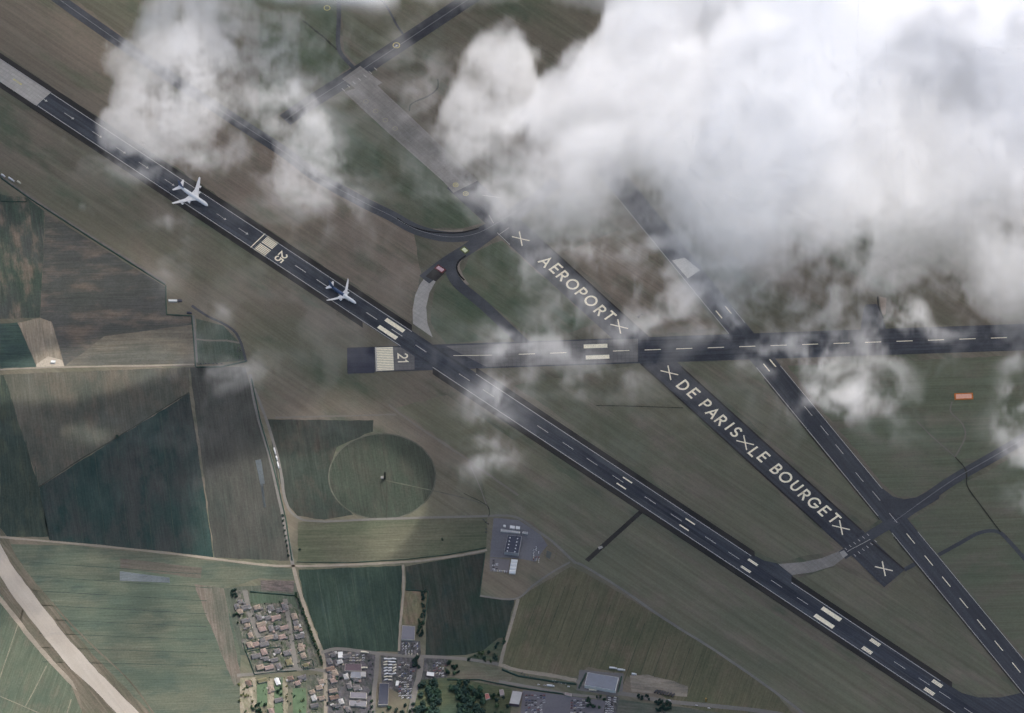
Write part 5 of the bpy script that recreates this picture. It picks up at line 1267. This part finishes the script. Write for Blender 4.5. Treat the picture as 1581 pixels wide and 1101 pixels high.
# plan of the clouds: polygons and soft lumps, each with how deep the cloud is there
mx0, mx1, my0, my1, ms = -420, 2300, -1000, 760, 4.0
MX, MY = np.meshgrid(np.arange(mx0, mx1, ms), np.arange(my0, my1, ms), indexing='ij')
def poly_map(poly, k): return blur(inside(poly, MX, MY).astype(np.float64), k)
def lump(cx, cy, rx, ry, a, ang=0):
    c, s = math.cos(R(ang)), math.sin(R(ang))
    u = (MX - cx) * c + (MY - cy) * s; v = -(MX - cx) * s + (MY - cy) * c
    return a * np.exp(-((u / rx) ** 2 + (v / ry) ** 2))
BANK = [(655, 180), (665, 215), (700, 262), (770, 312), (860, 358), (915, 352), (985, 300), (1010, 318), (1060, 372), (1130, 425), (1230, 440), (1330, 436), (1395, 392), (1480, 380), (1512, 440),
        (1540, 480), (1620, 490), (1800, 560), (2300, 700), (2300, -1000), (-420, -1000), (-420, -60), (200, -56), (330, -70), (450, -30), (560, -14), (700, -14), (840, -40), (940, -30), (925, 40), (905, 90), (868, 132), (838, 105), (800, 70), (740, 60), (692, 80), (700, 120), (668, 150)]
DEEP = [(960, -20), (945, 120), (860, 170), (800, 200), (900, 260), (1010, 240), (1130, 330), (1250, 330), (1400, 250), (1500, 240), (1700, 420), (2300, 500), (2300, -900), (950, -900), (850, -160)]
bank = poly_map(BANK, 4)
deep = poly_map(DEEP, 18)
bank = bank * (1 - .0 * deep) + lump(735, 50, 60, 26, .5) + lump(815, 55, 50, 40, .5) + lump(1110, 400, 60, 40, .3) + lump(1060, 450, 60, 40, .28) - lump(884, 70, 100, 22, .8, 123) - lump(430, -300, 140, 44, 2.2, -10) - lump(437, -202, 56, 24, 1.6)  # last two lumps: holes in the unseen cloud that let sun patches through
LEFT = [(140, 85), (165, 62), (205, 50), (215, 0), (260, -30), (380, -30), (400, 10), (450, 12), (470, 40), (440, 95), (440, 150), (485, 185), (500, 235), (470, 262), (440, 298), (428, 285), (445, 240), (400, 205),
        (385, 150), (335, 180), (325, 232), (240, 240), (150, 218), (133, 196), (180, 150), (190, 122), (145, 110)]
LCORE = [(225, 10), (345, 5), (330, 100), (300, 195), (170, 205), (235, 120)]
bright = np.clip(lump(1560, 0, 330, 190, 1.0, 15), 0, 1)
dense_r = np.clip(lump(1850, -230, 460, 260, 1.6), 0, 1)  # where the unseen layer is made denser at right, for deeper ground shade
leftm = poly_map(LEFT, 4) * .8 + poly_map(LCORE, 7) * .5 + lump(455, 150, 32, 42, .6) + lump(472, 212, 40, 38, .75) + lump(443, 268, 22, 34, .75) + lump(410, 85, 55, 60, .5) + lump(460, 30, 36, 26, .35) + lump(205, 190, 70, 36, .45) + lump(300, 60, 80, 60, .2)
leftd = poly_map(LCORE, 9)
wis = [(262, 350, 20, 28, .30), (258, 400, 22, 26, .26), (332, 494, 22, 9, .42), (335, 592, 50, 16, .26), (385, 585, 26, 18, .18), (783, 556, 24, 40, .8), (850, 545, 60, 18, .34), (765, 620, 40, 16, .34),
       (762, 685, 30, 34, .55), (735, 715, 24, 18, .26), (1300, 612, 36, 28, 1.2), (1265, 630, 36, 20, .5), (1238, 552, 48, 17, 1.2), (1290, 535, 50, 14, .5), (1400, 520, 40, 28, .9), (1360, 560, 60, 16, .3),
       (1100, 470, 60, 40, .45), (1035, 490, 40, 30, .34), (1150, 520, 40, 40, .4), (870, 480, 60, 40, .22), (825, 440, 36, 40, .28), (970, 518, 30, 18, .45), (925, 590, 50, 20, .32), (1000, 450, 60, 30, .12),
       (1390, 620, 34, 40, .3), (1568, 610, 16, 44, .85), (1560, 680, 24, 30, .5), (1581, 740, 20, 60, .5), (1220, 480, 60, 36, .45), (1330, 470, 60, 30, .36), (1470, 500, 60, 40, .35), (520, 330, 60, 40, .15), (440, 230, 50, 60, .3),
       (560, 110, 90, 60, .10), (610, 60, 60, 50, .08), (450, 110, 40, 60, .28), (660, 190, 36, 60, .3), (905, 385, 50, 20, .35), (990, 370, 50, 40, .5), (1120, 370, 60, 50, .5), (1480, 440, 50, 30, .4), (250, 252, 80, 22, .5), (480, 260, 40, 40, .4), (505, 300, 40, 20, .3),
       (790, 345, 40, 20, .3), (745, 295, 50, 30, .5), (385, 150, 60, 60, .3), (600, 440, 260, 200, .035), (1100, 560, 300, 120, .05), (200, 600, 260, 160, .02)]
wisp = sum(lump(cx, cy, rx * 1.25, ry * 1.25, a) for cx, cy, rx, ry, a in wis)
def plan(m, X, Y):
    u, v = to_map(X, Y)
    fx = np.clip((u - mx0) / ms, 0, m.shape[0] - 1.001); fy = np.clip((v - my0) / ms, 0, m.shape[1] - 1.001)
    i = fx.astype(int); j = fy.astype(int); a = fx - i; b = fy - j
    return m[i, j] * (1 - a) * (1 - b) + m[i + 1, j] * a * (1 - b) + m[i, j + 1] * (1 - a) * b + m[i + 1, j + 1] * a * b
def world_of(u, v):       # inverse of to_map
    return (u - 790.5) / 1581 * (_pb.x - _pa.x), _pa.y - v / 1101 * (_pa.y - _pb.y)
def grid(u0, u1, v0, v1, z0, z1, res, resz):
    xa, ya = world_of(u0, v1); xb, yb = world_of(u1, v0)
    n = [int((xb - xa) / res) + 1, int((yb - ya) / res) + 1, int((z1 - z0) / resz) + 1]
    ax = [np.linspace(a, b, k) for a, b, k in zip((xa, ya, z0), (xb, yb, z1), n)]
    return (xa, ya, z0), (xb, yb, z1), ax
def frame_w(X, Y):        # 1 over the ground strip that the fine grid serves, 0 beyond
    u, v = to_map(X, Y)
    return sstep(560, 620, u) * (1 - sstep(1660, 1760, u)) * sstep(-190, -110, v)
def bank_density(ax, fine):
    X, Y, Zc = np.meshgrid(*ax, indexing='ij')
    X2, Y2 = X[:, :, 0], Y[:, :, 0]
    lift = 150 + 130 * sstep(900, 1350, to_map(X2, Y2)[0])          # the bank stands higher towards the right
    if not fine: lift = lift + 170 * (1 - sstep(620, 800, to_map(X2, Y2)[0]))  # unseen left part raised so its shadow falls on the left fields
    Ys = Y2 + (lift - 150) * math.tan(TILT)
    b = plan(bank, X2, Ys)[:, :, None]; dp = plan(deep, X2, Ys)[:, :, None]
    Zc = Zc - lift[:, :, None]
    wx = (fbm(X, Y, Zc, 170, 2, 60) - .5) * 90; wy = (fbm(X, Y, Zc, 170, 2, 70) - .5) * 90
    f = .62 * fbm(X + wx, Y + wy, Zc * 1.3, 190, 6, 31, .68) + .38 * (puff(X, Y, Zc * 1.3, 140, 5, 331, .66) - .22) if fine else fbm(X, Y, Zc, 330, 2, 31, .5)
    big = fbm(X, Y, Zc * .4, 420, 2, 90)
    base = 660 + (big - .5) * 120
    rim = sstep(.35, 1.05, b); br = plan(bright, X2, Ys)[:, :, None]
    top = (base + 45 + 130 * rim + 260 * dp + 40 * br + (big - .5) * 190 * (.15 * rim + dp)) if fine else base + 95 + 260 * dp + 40 * br
    vert = np.minimum((Zc - base) / 40, (top - Zc) / (55 + 130 * dp))
    shape = np.minimum(b * 2.2 - .46, np.clip(vert, -2, .95 + .55 * dp))
    d = sstep(-.03, .22, shape - (f - .37) * 4.0)
    thick = .52 + .04 * sstep(.1, .8, dp)
    d = d * thick if fine else sstep(-.1, .7, shape - (f - .33) * 1.3) * (4.4 - 3.75 * dp) * (1 + .3 * plan(dense_r, X2, Ys)[:, :, None])
    d = d * (1 + 1.2 * br)
    w = frame_w(X2, Ys)[:, :, None]
    return (d * (w if fine else (1 - w))).astype(np.float32)
lo, hi, ax = grid(555, 1770, -195, 640, 740, 1830, 6.5, 13)
cloud_object('cloud', bank_density(ax, True), lo, hi, M_VAPOUR, 'thick bright white cloud bank covering the upper right of the airfield')
lo, hi, ax = grid(-420, 2300, -1000, 740, 740, 1830, 20, 25)  # out-of-view layer, its height, holes and density set for the shade it casts
cloud_object('cloud', bank_density(ax, False), lo, hi, M_VAPOUR, 'unseen cloud layer beyond the top and right edges, shaped to shade the ground')
# the smaller cloud over the start of the main runway
lo, hi, ax = grid(90, 540, -110, 340, 840, 1030, 4, 9)
X, Y, Zc = np.meshgrid(*ax, indexing='ij'); X2, Y2 = X[:, :, 0], Y[:, :, 0]
b = plan(leftm, X2, Y2)[:, :, None]; dp = plan(leftd, X2, Y2)[:, :, None]
wx = (fbm(X, Y, Zc, 110, 2, 160) - .5) * 70; wy = (fbm(X, Y, Zc, 110, 2, 170) - .5) * 70
f = .62 * fbm(X + wx, Y + wy, Zc * 1.3, 110, 6, 131, .70) + .38 * (puff(X, Y, Zc * 1.3, 80, 5, 431, .66) - .22)
vert = np.minimum((Zc - 850) / 35, (890 + 70 * dp + 45 * b - Zc) / 45)
shape = np.minimum(b * 1.95 - .36, np.clip(vert, -2, .8))
d = sstep(-.04, .28, shape - (f - .38) * 3.8) * (.58 + .22 * dp)
cloud_object('cloud', d.astype(np.float32), lo, hi, M_VAPOUR, 'torn white cloud drifting over the upper left runway and taxiway')
# low torn wisps
lo, hi, ax = grid(-30, 1640, -40, 800, 850, 950, 4.5, 10)
X, Y, Zc = np.meshgrid(*ax, indexing='ij'); X2, Y2 = X[:, :, 0], Y[:, :, 0]
b = plan(wisp, X2, Y2)[:, :, None]
wx = (fbm(X, Y, Zc, 90, 3, 260) - .5) * 110; wy = (fbm(X, Y, Zc, 90, 3, 270) - .5) * 110
f = .65 * fbm(X + wx, Y + wy, Zc * 1.6, 70, 6, 231, .66) + .35 * (puff(X + wx * .5, Y + wy * .5, Zc * 1.6, 60, 4, 531, .6) - .22)
vz = np.clip(1 - np.abs(Zc - 900 - (fbm(X, Y, Zc * 0, 150, 2, 290) - .5) * 50) / 26, 0, 1)
d = np.clip(b, 0, 1) * sstep(.46, .64, f) * vz * 3.0
d[d < .004] = 0
cloud_object('cloud', d.astype(np.float32), lo, hi, M_VAPOUR, 'thin torn cloud wisps drifting over the runway crossing and grass')
